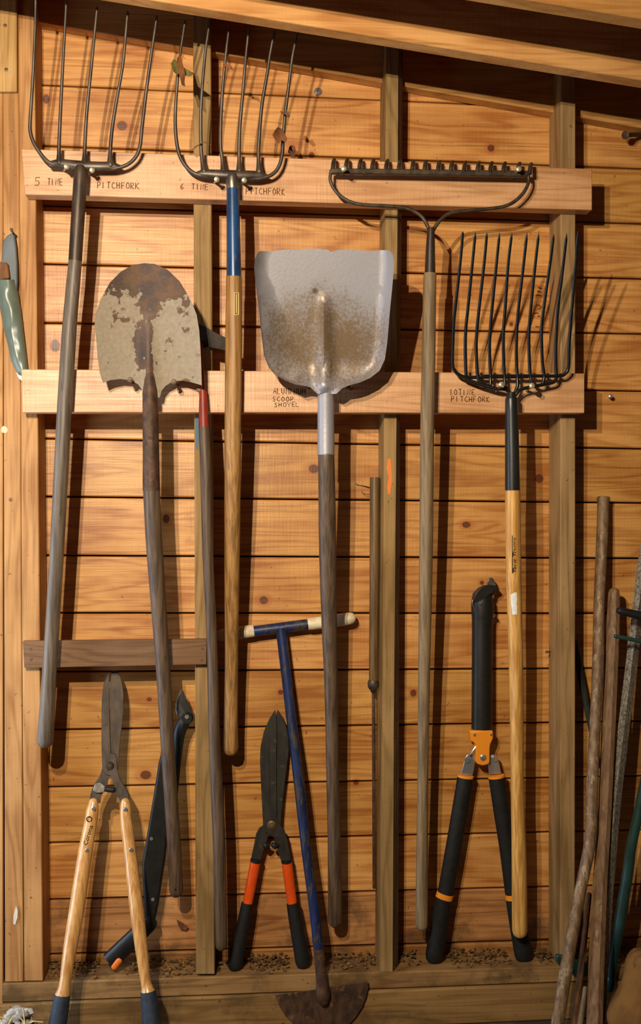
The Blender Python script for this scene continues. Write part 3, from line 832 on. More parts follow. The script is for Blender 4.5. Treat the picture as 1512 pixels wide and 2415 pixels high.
m = MB(); m.ptube([(1014.4, 644, .166, 15), (1013, 700, .164, 15.6), (1010.5, 850, .159, 16.4), (1008, 1000, .154, 16.6), (1005, 1300, .138, 16), (1000.8, 1560, .122, 14.3), (997, 1850, .104, 12.8), (995.5, 2050, .092, 14), (994.5, 2180, .084, 15.2)], 4, n=20, caps=('flat', 'round')); m.build('handle', M['ash_tan'], rk)
m = MB(); m.disc(P(997.5, 2155, .097), Vector((0, -1, 0)), .0035, .0022, 12); m.build('hang_hole', M['dark_back'], rk)

# ================================================================== SHOVELS
sh = thing('round_point_shovel', 'round-point shovel with a mud-caked blade and dark worn tip', 'shovel', P(416, 2140, .125), 'shovels')
OUT = [(242.5, 902), (235, 878), (230, 840), (226.5, 795), (223, 768), (227, 735), (238, 704), (259, 666), (285, 640), (313, 624.5), (341, 620), (365, 622), (396, 636), (424, 663), (448, 703), (464, 742), (470, 779),
       (473, 824), (475, 871), (476, 908), (455, 902), (431, 897), (408, 899), (391, 909), (381, 921), (377, 937), (336, 937), (334, 918), (325, 905), (306, 896), (283, 893), (259, 896)]
def d_shovel(x, y):
    u = (x - 350) / 125
    ridge = .012 * math.exp(-((x - 350) / lerp(9, 18, min(1, max(0, (y - 700) / 220)))) ** 2) * min(1, max(0, (y - 730) / 120))
    return .168 + .055 * max(0, (905 - y) / 285) ** 1.3 + .022 * u * u + ridge
m = MB(); m.sheet(OUT, d_shovel, .003, 9); m.build('blade', M['mud_blade'], sh, sharp=50)
m = MB(); m.ptube([(352, 860, .170, 11), (353, 900, .171, 14), (354, 925, .1705, 17.5), (354.5, 960, .168, 18.3), (356, 1060, .163, 19.2), (357, 1156, .159, 20.4)], 3, n=20, caps=('round', 'flat')); m.build('socket', M['rust'], sh)
m = MB(); m.ptube([(357, 1150, .159, 19.8), (359, 1190, .158, 19.8), (365, 1300, .155, 19.4), (383.5, 1560, .138, 17), (400, 1830, .118, 16.2), (410, 1985, .106, 16.2), (415.5, 2100, .098, 16.4)], 4, n=20, caps=('flat', 'round')); m.build('handle', M['ash_brown'], sh)
m = MB(); m.disc(P(414, 2097, .1125), Vector((0, -1, 0)), .002, .002, 10); m.build('hang_hole', M['dark_back'], sh)

sc_ = thing('scoop_shovel', 'square aluminium scoop shovel with a ragged worn edge and dark brown handle', 'shovel', P(791, 2205, .125), 'shovels')
EDGE = [(614, 591), (628, 592), (643.6, 593), (653, 590), (678, 588), (700, 588.5), (727, 586), (756, 586), (761, 588.5), (773, 588), (780.7, 593.5), (800, 589), (824.7, 588), (849, 590), (873.6, 591.5), (895, 589.5), (914, 589.5)]
OUT = EDGE + [(921, 592), (926.5, 600), (929, 614), (929.4, 631), (925, 680), (919, 741), (914, 802.5), (908, 846.5), (895.7, 873.4), (873.6, 890.6), (849, 901.6), (824.7, 908), (807.6, 915), (793, 928.5),
              (749, 928.5), (731.7, 912.6), (717, 909), (697.5, 906.5), (673, 896.7), (648.5, 883), (634, 866), (623, 839), (618, 802.5), (612, 741), (604.5, 680), (599.6, 631), (601, 612), (606, 598)]
LE = [(591, 600), (631, 599.6), (680, 604.5), (741, 612), (802.5, 618), (839, 623), (866, 634), (883, 648), (897, 673), (907, 700), (930, 745)]
RE = [(591, 929), (631, 929.4), (680, 925), (741, 919), (802.5, 914), (846.5, 908), (873.4, 895.7), (890.6, 873.6), (901.6, 849), (908, 824), (930, 790)]
def d_scoop(x, y):
    l, r = interp(LE, y), interp(RE, y)
    e = min(x - l, r - x)
    side = .042 * max(0, 1 - e / 26) ** 1.5 * (0.55 + .45 * min(1, max(0, (900 - y) / 200)))
    bottom = .026 * max(0, (y - 850) / 60) ** 2 if y > 850 else 0
    bottom *= max(0, 1 - max(0, y - 905) / 25)
    c = abs(x - 766)
    socket = .016 * math.exp(-(c / lerp(9, 17, min(1, max(0, (y - 700) / 200)))) ** 2) * min(1, max(0, (y - 690) / 40))
    return .172 + .085 * max(0, (900 - y) / 310) + side + bottom + socket
m = MB(); m.sheet(OUT, d_scoop, .0025, 8); m.build('blade', M['alu'], sc_, sharp=50)
m = MB(); m.ptube([(766, 800, .193, 11), (767, 850, .186, 15), (768, 900, .180, 18.5), (768.5, 930, .176, 19.4), (768.8, 1000, .167, 20), (769, 1072, .164, 20.2)], 3, n=22, caps=('round', 'flat')); m.build('socket', M['alu'], sc_)
m = MB(); m.ptube([(769, 1068, .164, 18.6), (770, 1100, .163, 19.6), (773, 1300, .136, 20.6), (777, 1480, .118, 18.4), (781, 1620, .106, 16), (785, 1840, .086, 15.2), (789, 2010, .072, 16), (790.5, 2170, .060, 17)], 4, n=20, caps=('flat', 'round')); m.build('handle', M['ash_brown'], sc_)

# ================================================================== HOE
he = thing('hoe', 'hoe with a red collar and dark handle, blade half hidden behind the muddy shovel', 'hoe', P(522, 2255, .112))
m = MB(); m.sheet([(452, 770), (468, 763), (486, 771), (505, 782), (530, 794), (545, 803), (552, 826), (530, 826), (503, 820), (489, 818), (470, 822), (455, 815)], lambda x, y: .108 + .0001 * (x - 450), .004, 12); m.build('blade', M['hoe_iron'], he, bevel=.001)
m = MB(); m.ptube([(474, 812, .110, 6), (474, 840, .126, 5.2), (477, 880, .149, 4.8), (479, 925, .152, 5.2)], 4, n=10, caps=('round', 'flat')); m.build('neck', M['red_paint'], he)
m = MB(); m.ptube([(478.5, 921, .152, 7), (478.8, 925, .152, 8.5), (480, 970, .151, 11), (481, 1006, .150, 12.8)], 2, n=16); m.build('ferrule', M['red_paint'], he)
m = MB(); m.ptube([(481, 1004, .150, 12.6), (483, 1050, .149, 13), (485.5, 1100, .148, 13.4), (490, 1300, .142, 12.8), (499.5, 1500, .136, 12.6), (506, 1750, .128, 13.6), (516, 1960, .121, 15), (520, 2120, .116, 14.6), (522, 2228, .112, 14)], 4, n=18, caps=('flat', 'round')); m.build('handle', M['ash_brown'], he)

# ================================================================== COLLARED ROD AND ITS BENT NAIL
rd = thing('collared_rod', 'slender brown rod with a knobbed collar and thin lower shaft beside the middle stud', 'rod', P(882, 2092, .04))
m = MB(); m.ptube([(884, 1137, .044, 11.6), (884, 1142, .044, 12), (883, 1350, .042, 11.4), (881, 1606, .040, 10.8)], 3, n=16); m.build('barrel', M['brass'], rd)
m = MB(); m.ptube([(880.5, 1603, .040, 11), (880.3, 1608, .040, 13), (880.3, 1620, .040, 12.5), (880.5, 1628, .040, 7)], 2, n=14, caps=('flat', 'round')); m.build('collar', M['rake_iron'], rd)
m = MB(); m.ptube([(881, 1626, .040, 4), (882, 1850, .038, 4.2), (882.5, 2092, .036, 4.0)], 2, n=10, caps=('flat', 'round')); m.build('shaft', M['rust'], rd)
k = MB(); k.ptube([(890, 1153, -.006, 1.6), (872, 1150, .030, 1.6), (858, 1146, .062, 1.5), (842, 1143, .066, 1.4), (840, 1139, .066, 1.4)], 3, n=8, caps=('round', 'round'))
tag(k.build('bent_nail', M['old_nail']), 'bent rusty nail hooked in front of the slender brown rod top', 'nail')

# ================================================================== EDGER
ed = thing('half_moon_edger', 'half-moon edger with a worn blue shaft and white-gripped T handle', 'edger', P(770, 2438, .112))
d0, d1 = .030, .112
def de(y):
    return lerp(d0, d1, (y - 1480) / (2330 - 1480))
m = MB(); m.ptube([(590, 1489.5, d0, 12.6), (660, 1480.5, d0, 12.8), (735, 1470.5, d0, 12.6)], 3, n=16); m.build('crossbar', M['blue_shaft'], ed)
for a, b in (((519.5, 1498), (599, 1487)), ((726, 1472), (826, 1458))):
    ax, ay = a; bx, by = b
    m = MB(); m.ptube([(ax, ay, d0, 13.6), (lerp(ax, bx, .15), lerp(ay, by, .15), d0, 14.8), (lerp(ax, bx, .85), lerp(ay, by, .85), d0, 15), (bx, by, d0, 14.2)], 3, n=18, caps=('round', 'flat') if ax < 600 else ('flat', 'round')); m.build('grip', M['ivory_grip'], ed)
m = MB(); m.ptube([(663, 1482, d0, 14), (664.5, 1500, de(1500), 12.4), (680.5, 1640, de(1640), 11.8), (690, 1720, de(1720), 12), (706, 1850, de(1850), 12.8), (722, 2000, de(2000), 11.8), (741, 2143, de(2143), 12), (751.5, 2235, de(2235), 12.6)], 3, n=16); m.build('shaft', M['blue_shaft'], ed)
m = MB(); m.ptube([(751, 2228, de(2228), 12.9), (756, 2280, de(2280), 12.8), (759, 2320, .111, 13.5), (762, 2345, .111, 18), (765, 2362, .108, 12)], 3, n=16, sq=.8, caps=('flat', 'round')); m.build('socket', M['rust'], ed)
OUT = [(648.6, 2347), (700, 2340), (742, 2334), (780, 2327), (825, 2320), (868, 2313.5), (868.5, 2330), (864, 2352), (854, 2376), (838, 2400), (818, 2421), (795, 2434), (770, 2439), (742, 2437), (715, 2428), (692, 2413), (672, 2394), (658, 2372)]
m = MB(); m.sheet(OUT, .104, .003, 14); m.build('blade', M['rust'], ed, bevel=.0008)
# ================================================================== HEDGE SHEARS AND LOPPERS
# ---- long wooden-handled shears, lower left
ws = thing('hedge_shears', 'hedge shears with long blond wooden handles and slate-blue grips', 'shears', P(246, 2490, .23), 'hedge shears')
def dw(y):
    return .060 + (y - 1580) * .000186
K = lambda l: zpts(l, 180, 1560, 4.644)
FR = K([(358, 92), (340, 150), (312, 205), (297, 260), (285, 340), (278, 430), (275, 600), (274, 900), (280, 1090), (284, 1160), (300, 1212), (330, 1238), (372, 1248), (395, 1295), (412, 1350), (422, 1420), (440, 1470), (468, 1500), (482, 1555), (580, 1548), (572, 1450), (545, 1390), (500, 1315), (470, 1265), (452, 1200), (444, 1060), (420, 1012), (378, 1005), (368, 800), (362, 560), (358, 300)])
BK = K([(385, 95), (462, 118), (485, 170), (502, 240), (514, 320), (519, 400), (512, 560), (500, 700), (482, 850), (470, 980), (466, 1080), (460, 1180), (420, 1250), (350, 1290), (335, 1370), (300, 1425), (268, 1480), (262, 1548), (145, 1535), (152, 1460), (172, 1395), (208, 1322), (255, 1255), (278, 1185), (300, 1120), (360, 1010), (372, 700), (362, 300)])
m = MB(); m.sheet(BK, lambda x, y: dw(y) - .003, .003); m.build('blade', M['shear_steel'], ws, bevel=.0008)
m = MB(); m.sheet(FR, lambda x, y: dw(y) + .002, .004); m.build('blade', M['shear_steel'], ws, bevel=.0008)
m = MB(); m.disc(P(259.7, 1805, dw(1805) + .001), Vector((0, -1, 0)), .0088, .006, 18); m.disc(P(259.7, 1805, dw(1805) + .006), Vector((0, -1, 0)), .0055, .003, 6); m.build('pivot_bolt', M['rake_iron'], ws)
m = MB(); m.sheet(K([(190, 1375), (215, 1325), (270, 1325), (325, 1370), (325, 1415), (290, 1440), (215, 1440), (180, 1415)]), lambda x, y: dw(y) + .004, .008); m.build('bumper_plate', M['bare_steel'], ws, bevel=.0015)
m = MB(); m.ptube([(246, 1860, dw(1860) + .001, 6), (256, 1861, dw(1860) + .001, 7), (267, 1862, dw(1860) + .001, 7)], n=12, caps=('flat', 'round')); m.build('bumper', M['rubber'], ws)
HL = [(220.5, 1892, dw(1892), 11), (218, 1910, dw(1910), 14.5), (215, 1935, dw(1935), 15.4), (202, 2005, dw(2005), 17), (181, 2143, dw(2143), 18), (164, 2245, dw(2245), 16), (154.5, 2312, dw(2312), 13.8), (150.5, 2335, dw(2335), 15.5), (147, 2348, dw(2348), 18)]
HR = [(295.5, 1892, dw(1892), 11), (296, 1910, dw(1910), 13.4), (297.5, 1935, dw(1935), 14.2), (306, 2005, dw(2005), 14.8), (322, 2143, dw(2143), 16.4), (334.5, 2245, dw(2245), 14.6), (343.5, 2312, dw(2312), 12.2), (347, 2328, dw(2328), 13.6), (349, 2338, dw(2338), 17)]
for h in (HL, HR):
    m = MB(); m.ptube(h, 4, n=20, caps=('round', 'flat')); m.build('handle', M['ash_blond'], ws)
for g in ([(147, 2346, dw(2346), 18.6), (141, 2385, dw(2385), 20.5), (134.5, 2420, dw(2420), 21.5), (122, 2480, .228, 23)], [(349.5, 2337, dw(2337), 18.4), (353.5, 2375, dw(2375), 20), (358, 2414, dw(2414), 22), (366, 2479, .228, 24)]):
    m = MB(); m.ptube(g, 4, n=20, caps=('flat', 'round')); m.build('grip', M['grip_blue'], ws)
for rx, ry in ((221, 1907), (205, 2005), (296, 1908), (309, 2003.6)):
    m = MB(); m.disc(P(rx, ry, dw(ry) + .0135), Vector((0, -1, 0)), .0046, .0026, 14); m.build('rivet', M['chrome'], ws)
cxl = [(y, x) for x, y, d, r in HL]; crl = [(y, r) for x, y, d, r in HL]
def onw(px, py):
    u = max(-.95, min(.95, (px - interp(cxl, py)) / interp(crl, py)))
    return dw(py) + interp(crl, py) * .00095 * math.sqrt(1 - u * u) + .0011
uu = Vector((14, -48)).normalized()
printed('lettering', 'Corona', 205, 1994, (uu.x, uu.y), (uu.y, -uu.x), 14, onw, M['print'], ws, 0, 1.12)
m = MB(); m.ptube([(210.5 + 6 * math.cos(a * math.pi / 8), 1931.5 + 6 * math.sin(a * math.pi / 8), onw(210, 1931) - .0004, 1.2) for a in range(17)], n=6); m.build('emblem', M['print'], ws)

# ---- orange-handled shears, lower middle
os_ = thing('hedge_shears', 'black-bladed hedge shears with orange handles and black grips', 'shears', P(634, 2290, .058), 'hedge shears')
def do(y):
    return .022 + (y - 1675) / 610 * .036
K = lambda l: zpts(l, 520, 1660, 3.775)
BK = K([(508, 46), (552, 112), (585, 195), (604, 290), (610, 400), (590, 580), (560, 800), (542, 980), (536, 1080), (480, 1152), (425, 1180), (402, 1250), (378, 1320), (350, 1408), (270, 1396), (282, 1330), (300, 1250), (318, 1155), (345, 1105), (378, 1080), (440, 1000), (488, 600), (500, 100)])
FR = K([(490, 46), (432, 140), (385, 252), (358, 380), (352, 500), (360, 700), (372, 930), (380, 1080), (405, 1140), (440, 1165), (472, 1185), (500, 1260), (520, 1340), (545, 1405), (630, 1396), (612, 1300), (592, 1195), (570, 1122), (535, 1082), (502, 1000), (498, 600), (502, 200)])
m = MB(); m.sheet(BK, lambda x, y: do(y) - .003, .003); m.build('blade', M['shear_black'], os_, bevel=.0008)
m = MB(); m.sheet(FR, lambda x, y: do(y) + .002, .004); m.build('blade', M['shear_black'], os_, bevel=.0008)
m = MB(); m.ptube([(x, y, do(y) + .002, 1.3) for x, y in K([(440, 300), (432, 500), (438, 900)])], 3, n=6); m.build('blade_rib', M['shear_black'], os_)
m = MB(); m.disc(P(640.5, 1945, do(1945) + .001), Vector((0, -1, 0)), .0105, .004, 18); m.disc(P(640.5, 1945, do(1945) + .004), Vector((0, -1, 0)), .0062, .004, 14); m.build('pivot_bolt', M['brass'], os_)
for bx, by in ((628, 1994), (648.5, 1994)):
    m = MB(); m.ptube([(bx - 4, by - 2, do(by) + .003, 6), (bx, by, do(by) + .003, 8.5), (bx + 4, by - 1, do(by) + .003, 6)], 2, n=12, caps=('round', 'round')); m.build('bumper', M['rubber'], os_)
for (ax, ay), (bx, by), (gx, gy) in (((602.6, 2031), (583.5, 2133), (554.5, 2274)), ((676, 2032), (689.5, 2133), (714, 2268))):
    m = MB(); m.ptube([(ax + (ax - bx) * .05, ay - 5, do(ay), 12.8), (ax, ay + 1, do(ay), 12.4)], n=16); m.build('collar', M['rubber'], os_)
    m = MB(); m.ptube([(ax, ay, do(ay), 12.2), (lerp(ax, bx, .5), lerp(ay, by, .5), do(2080), 12), (bx, by, do(by), 11.4)], 3, n=18, sq=.8); m.build('handle', M['orange_paint'], os_)
    m = MB(); m.ptube([(bx, by - 4, do(by), 14), (lerp(bx, gx, .3), lerp(by, gy, .3), do(2170), 15.4), (lerp(bx, gx, .7), lerp(by, gy, .7), do(2230), 16.4), (gx, gy, do(gy), 17.4)], 3, n=18, caps=('flat', 'round'), sq=.8); m.build('grip', M['rubber'], os_)

# ---- black lopper behind the muddy shovel's handle
bl_ = thing('lopper', 'all-black lopper with an orange catch, leaning behind the round-point shovel handle', 'lopper', P(268, 2282, .055), 'loppers')
K = lambda l: zpts(l, 220, 1600, 3.45)
m = MB(); m.sheet(K([(720, 82), (690, 140), (672, 200), (670, 255), (684, 305), (705, 330), (740, 300), (752, 268), (725, 240), (708, 205), (708, 150)]), .056, .004); m.build('hook_blade', M['bare_steel'], bl_, bevel=.0008)
m = MB(); m.sheet(K([(728, 92), (760, 170), (790, 240), (815, 300), (790, 320), (752, 285), (722, 235), (708, 195), (714, 140)]), .059, .003); m.build('cutting_blade', M['shear_black'], bl_, bevel=.0008)
m = MB(); m.disc(P(441.7, 1691, .048), Vector((0, -1, 0)), .0142, .018, 22); m.build('pivot', M['black_plastic'], bl_)
m = MB(); m.disc(P(441, 1690.5, .066), Vector((0, -1, 0)), .005, .003, 14); m.build('pivot_bolt', M['chrome'], bl_)
m = MB(); m.ptube([(439, 1694, .054, 14), (428, 1712, .054, 15.5), (421.5, 1735, .053, 14.5), (418.5, 1775, .052, 11.5), (414, 1830, .051, 10), (407, 1900, .050, 10), (398, 1970, .050, 11)], 4, n=16, caps=('round', 'round'), sq=.8); m.build('arm', M['black_plastic'], bl_)
OUT = [(381, 1772), (392, 1765), (404, 1790), (402, 1850), (399, 1930), (395, 1977), (391, 2020), (383, 2072), (374, 2134), (364, 2180), (350, 2205), (342, 2190), (339, 2122), (336, 2080), (334.5, 2036), (347.5, 1962), (362, 1875), (373.6, 1800)]
m = MB(); m.sheet(OUT, lambda x, y: .052 + (y - 1770) / 430 * .012, .020); m.build('arm_cover', M['black_plastic'], bl_, bevel=.006, seg=3)
a = Vector((351, 2178)); b = Vector((259, 2266))
m = MB(); m.ptube([(a.x, a.y, .058, 20), (lerp(a.x, b.x, .3), lerp(a.y, b.y, .3), .058, 21), (b.x, b.y, .058, 21.5)], 2, n=18, caps=('round', 'flat'), sq=.62); m.build('handle', M['black_plastic'], bl_)
c = Vector((275, 2273)); u = Vector((.62, -.78))
m = MB(); m.ptube([(c.x - u.x * 9, c.y - u.y * 9, .069, 7.2), (c.x + u.x * 9, c.y + u.y * 9, .071, 7.2)], n=12, caps=('round', 'round'), sq=.5); m.build('catch', M['orange_button'], bl_)
for bx, by in ((357.7, 1977.5), (361, 2120.5)):
    m = MB(); m.disc(P(bx, by, .0565 if by < 2000 else .0605), Vector((0, -1, 0)), .0042, .0032, 14); m.build('bolt', M['chrome'], bl_)

# ---- orange-jointed long lopper, right
ol = thing('lopper', 'long black lopper with an orange joint and spread arms beside the yellow fork handle', 'lopper', P(1130, 2268, .045), 'loppers')
K = lambda l: zpts(l, 980, 1340, 4.643)
def dl(y):
    return .028 + (y - 1400) / 860 * .018
m = MB(); m.ptube([(1137, 1410, dl(1410), 24.5), (1138, 1425, dl(1425), 27), (1138.5, 1450, dl(1450), 26.5), (1137.5, 1480, dl(1480), 24.6), (1137, 1600, dl(1600), 24.6), (1136.5, 1724, dl(1724), 24.8)], 3, n=22, caps=('round', 'flat'), sq=.8); m.build('tube', M['black_plastic'], ol)
m = MB(); m.sheet(K([(640, 362), (645, 300), (668, 255), (705, 220), (765, 190), (830, 183), (885, 190), (905, 215), (900, 238), (860, 262), (800, 300), (760, 342), (700, 372)]), .048, .022); m.build('hook', M['black_plastic'], ol, bevel=.004)
m = MB(); m.sheet(K([(778, 195), (788, 150), (805, 108), (840, 98), (868, 135), (884, 195), (860, 330), (790, 345), (800, 260)]), .034, .004); m.build('blade', M['bare_steel'], ol, bevel=.001)
for bx, by, dd in (((980 + 710 / 4.643), 1340 + 378 / 4.643, .052), ((980 + 852 / 4.643), 1340 + 515 / 4.643, .040)):
    m = MB(); m.disc(P(bx, by, dd - .003), Vector((0, -1, 0)), .0048, .004, 14); m.build('bolt', M['bare_steel'], ol)
m = MB(); m.ptube([(x, y, .050, 1.3) for x, y in K([(628, 345), (622, 380), (638, 430), (644, 480)])], 3, n=8); m.build('spring_wire', M['bare_steel'], ol)
m = MB(); m.sheet(K([(600, 1780), (725, 1776), (850, 1778), (852, 1860), (838, 1895), (822, 1930), (816, 1970), (816, 2125), (792, 2150), (735, 2162), (680, 2146), (660, 2112), (664, 1935), (640, 1908), (605, 1890)]), .056, .026); m.build('joint_housing', M['orange_plastic'], ol, bevel=.004, seg=3)
for bx, by, r in ((980 + 645 / 4.643, 1340 + 1822 / 4.643, .0036), (980 + 825 / 4.643, 1340 + 1818 / 4.643, .003), (980 + 740 / 4.643, 1340 + 2070 / 4.643, .0076)):
    m = MB(); m.disc(P(bx, by, .0555), Vector((0, -1, 0)), r, .003, 16); m.build('bolt', M['chrome'], ol)
m = MB(); m.sheet(K([(540, 2085), (560, 2048), (600, 2030), (645, 2045), (665, 2080), (655, 2120), (640, 2200), (628, 2268), (495, 2262), (520, 2180)]), .042, .006); m.build('link', M['chrome'], ol, bevel=.001)
m = MB(); m.sheet(K([(815, 2060), (850, 2035), (890, 2050), (908, 2100), (918, 2140), (942, 2250), (810, 2256), (800, 2160)]), .042, .006); m.build('link', M['chrome'], ol, bevel=.001)
for q, r in (((566, 2095), .0075), ((868, 2085), .0075)):
    x_, y_ = K([q])[0]
    m = MB(); m.disc(P(x_, y_, .041), Vector((0, -1, 0)), r, .005, 14); m.build('rivet', M['chrome'], ol)
m = MB(); m.ptube([(x, y, .050, 3) for x, y in K([(600, 2035), (660, 1950)])], n=8, caps=('round', 'round')); m.build('stop_pin', M['chrome'], ol)
LA = [(1097.5, 1832), (1084, 1915), (1070, 1997), (1050.5, 2107)]
RA = [(1170.8, 1832), (1183, 1915), (1196, 1997), (1210, 2107)]
def endz(px, py, r):
    return depth_on(px, py, PLATE(P(px, py, .04).x) + .001)
for path, grip in ((LA, [(1047, 2118), (1035, 2190), (1025, 2252)]), (RA, [(1212, 2118), (1224, 2190), (1235, 2250)])):
    dend = .047
    dd = lambda y: lerp(.042, dend, (y - 1832) / 420)
    x0, y0 = path[0]
    m = MB(); m.ptube([(x0 + (x0 - path[1][0]) * .05, y0 - 4, dd(y0), 19.5), (x0, y0 + 1, dd(y0), 20)], n=18, sq=.8); m.build('collar', M['orange_plastic'], ol)
    m = MB(); m.ptube([(x, y, dd(y), 19) for x, y in path], 3, n=18, sq=.8); m.build('arm', M['rubber'], ol)
    (xa, ya), (xb, yb) = path[-1], grip[0]
    m = MB(); m.ptube([(xa, ya - 1, dd(ya), 20.6), (xb, yb, dd(yb), 20.9)], n=18, sq=.8); m.build('band', M['orange_plastic'], ol)
    m = MB(); m.ptube([(grip[0][0], grip[0][1] - 1, dd(2118), 20.2), (grip[1][0], grip[1][1], dd(2190), 21), (grip[2][0], grip[2][1], dd(2250), 22)], 3, n=18, sq=.8, caps=('flat', 'round')); m.build('grip', M['rubber'], ol)

# ================================================================== LEANING POLES ON THE RIGHT
pa = thing('iron_pipe', 'rusty iron pipe with a flared top leaning right of the rightmost stud', 'pole', P(1304, 2490, .25), 'poles leaning in the right corner')
def dp(y, a=.028, b=.25):
    return lerp(a, b, (y - 1175) / 1310)
m = MB(); m.ptube([(1423, 1180, dp(1180), 13.6), (1421, 1250, dp(1250), 13.6), (1413, 1430, dp(1430), 12.8), (1411, 1560, dp(1560), 13.6), (1404, 1700, dp(1700), 12.8), (1396, 1880, dp(1880), 14), (1392, 1985, dp(1985), 13.8), (1367, 2110, dp(2110), 13.6), (1333, 2300, dp(2300), 15), (1315, 2415, dp(2415), 15), (1304, 2482, dp(2482), 15)], 4, n=18); m.build('shaft', M['pole_rust'], pa)
m = MB(); m.ptube([(1423.3, 1172, dp(1172), 14.6), (1423.2, 1176, dp(1176), 15.4), (1423, 1184, dp(1184), 14)], 2, n=18); m.build('rim', M['pole_rust'], pa)
m = MB(); m.ptube([(1395, 1917, dp(1917), 14.2), (1394.5, 1921, dp(1921), 14.9), (1394, 1925, dp(1925), 14.2)], n=18); m.build('coupling', M['pole_rust'], pa)

pb = thing('round_top_pole', 'brown round-topped pole leaning between the rusty pipe and the galvanised bar', 'pole', P(1399, 2492, .26), 'poles leaning in the right corner')
m = MB(); m.ptube([(1448.5, 1399, .055, 14), (1446, 1470, .066, 16.2), (1442, 1560, .080, 17), (1436, 1700, .104, 17), (1427, 1900, .136, 16.6), (1421.5, 1990, .152, 17), (1414, 2107, .172, 18.4), (1406, 2300, .212, 19.6), (1402.5, 2415, .238, 20), (1399, 2482, .252, 20)], 3, n=8, caps=('round', 'flat')); m.build('shaft', M['pole_brown'], pb)

pc = MB()
path = [(1540, 1150, .045), (1512, 1335, .060), (1487, 1545, .078), (1466, 1720, .098), (1447, 1880, .120), (1428, 2100, .150), (1410, 2380, .19), (1403, 2470, .205)]
V = []
for x, y, d in path:
    w = 15 if y > 1300 else 14
    for ox, od in ((-9, 0), (6, .014), (19, 0), (19, -.003), (6, .010), (-9, -.003)):
        V.append(P(x + ox, y, d + od))
F = []
for i in range(len(path) - 1):
    for j in range(6):
        F.append([i * 6 + j, i * 6 + (j + 1) % 6, (i + 1) * 6 + (j + 1) % 6, (i + 1) * 6 + j])
F += [[5, 4, 3, 2, 1, 0], [(len(path) - 1) * 6 + j for j in range(6)]]
pc.add(V, F)
tag(pc.build('angle_bar', M['galv'], sharp=20), 'pitted galvanised angle bar leaning at the right edge', 'pole', 'poles leaning in the right corner')

gf = thing('tube_frame', 'dark green tubular frame with a black grip and foot bar at the right edge', 'frame', P(1438, 2335, .11))
m = MB(); m.ptube([(1600, 1440, .135, 11), (1520, 1850, .125, 11.4), (1490, 1990, .122, 12), (1482, 2050, .120, 12.6), (1461, 2178, .115, 13), (1446, 2262, .112, 11.6), (1440, 2302, .111, 11)], 3, n=16, caps=('round', 'flat')); m.build('leg', M['green_metal'], gf)
m = MB(); m.ptube([(1440.5, 2300, .111, 9), (1440, 2308, .111, 11.5), (1437, 2328, .111, 11)], 2, n=14, caps=('flat', 'round')); m.build('foot_cap', M['green_metal'], gf)
m = MB(); m.sheet([(1313, 2252), (1338, 2256), (1374, 2270), (1432, 2288), (1440, 2312), (1376, 2300), (1356, 2304), (1346, 2292), (1322, 2278), (1312, 2268)], .101, .012); m.build('foot_bar', M['green_metal'], gf, bevel=.003)
m = MB(); m.ptube([(1462, 1440, .135, 8.6), (1500, 1449, .136, 10), (1560, 1464, .137, 11), (1602, 1475, .136, 11)], 3, n=16, caps=('round', 'round')); m.build('grip', M['rubber'], gf)
m = MB(); m.ptube([(1452, 1500, .135, 5), (1512, 1512, .136, 5), (1588, 1527, .135, 5)], 2, n=12, caps=('round', 'round')); m.build('cross_rod', M['green_metal'], gf)

sm = MB(); sm.ptube([(1357, 1512, .020, 6), (1364, 1560, .021, 8), (1376, 1625, .022, 8.4), (1389, 1690, .022, 7.4), (1402, 1760, .022, 6), (1408, 1800, .022, 4)], 3, n=12, caps=('round', 'round'), sq=.6)
tag(sm.build('flat_bar', M['green_grey']), 'dark grey-green bar slanting behind the rusty pipe beside the stud', 'bar')
sm = MB(); sm.ptube([(1390, 2110, .10, 6), (1380, 2200, .125, 7), (1366, 2320, .158, 8), (1353, 2420, .18, 8.4), (1346, 2474, .192, 8.4)], 3, n=10, caps=('round', 'round'))
tag(sm.build('thin_stick', M['stick']), 'thin dark stick standing between the rusty pipe and the round-topped pole', 'stick')
sm = MB(); sm.ptube([(1380, 2330, .19, 5), (1372, 2390, .20, 7), (1364, 2440, .21, 7), (1359, 2488, .218, 7)], 3, n=10, caps=('round', 'round'))
tag(sm.build('thin_stick', M['ash_tan']), 'short pale stick close against the foot of the round-topped pole', 'stick')

# ---- sack
bm = bmesh.new()
bmesh.ops.create_uvsphere(bm, u_segments=56, v_segments=36, radius=1.0)
from mathutils import noise as mnoise
cx = P(1545, 2400, .24)
for v in bm.verts:
    p = v.co.copy()
    n1 = mnoise.noise(p * 1.6 + Vector((3, 1, 7))); n2 = mnoise.noise(p * 4.2 + Vector((9, 4, 2)))
    k = 1 + .16 * n1 + .05 * n2
    h = p.z
    wx = .100 * (1 - .10 * max(0, h)); wy = .085
    v.co = Vector((cx.x + p.x * k * wx + .012 * math.sin(h * 5), -.255 + p.y * k * wy, max(.002, .105 + (p.z * k * .120) + .030 * max(0, p.x) * (1 if h > 0 else 0))))
me = bpy.data.meshes.new('sack'); bm.to_mesh(me); bm.free()
for p in me.polygons: p.use_smooth = True
me.materials.append(M['sack'])
so = bpy.data.objects.new('sack', me); COL.objects.link(so)
tag(so, 'slumped brown sack on the floor in the bottom right corner', 'sack')

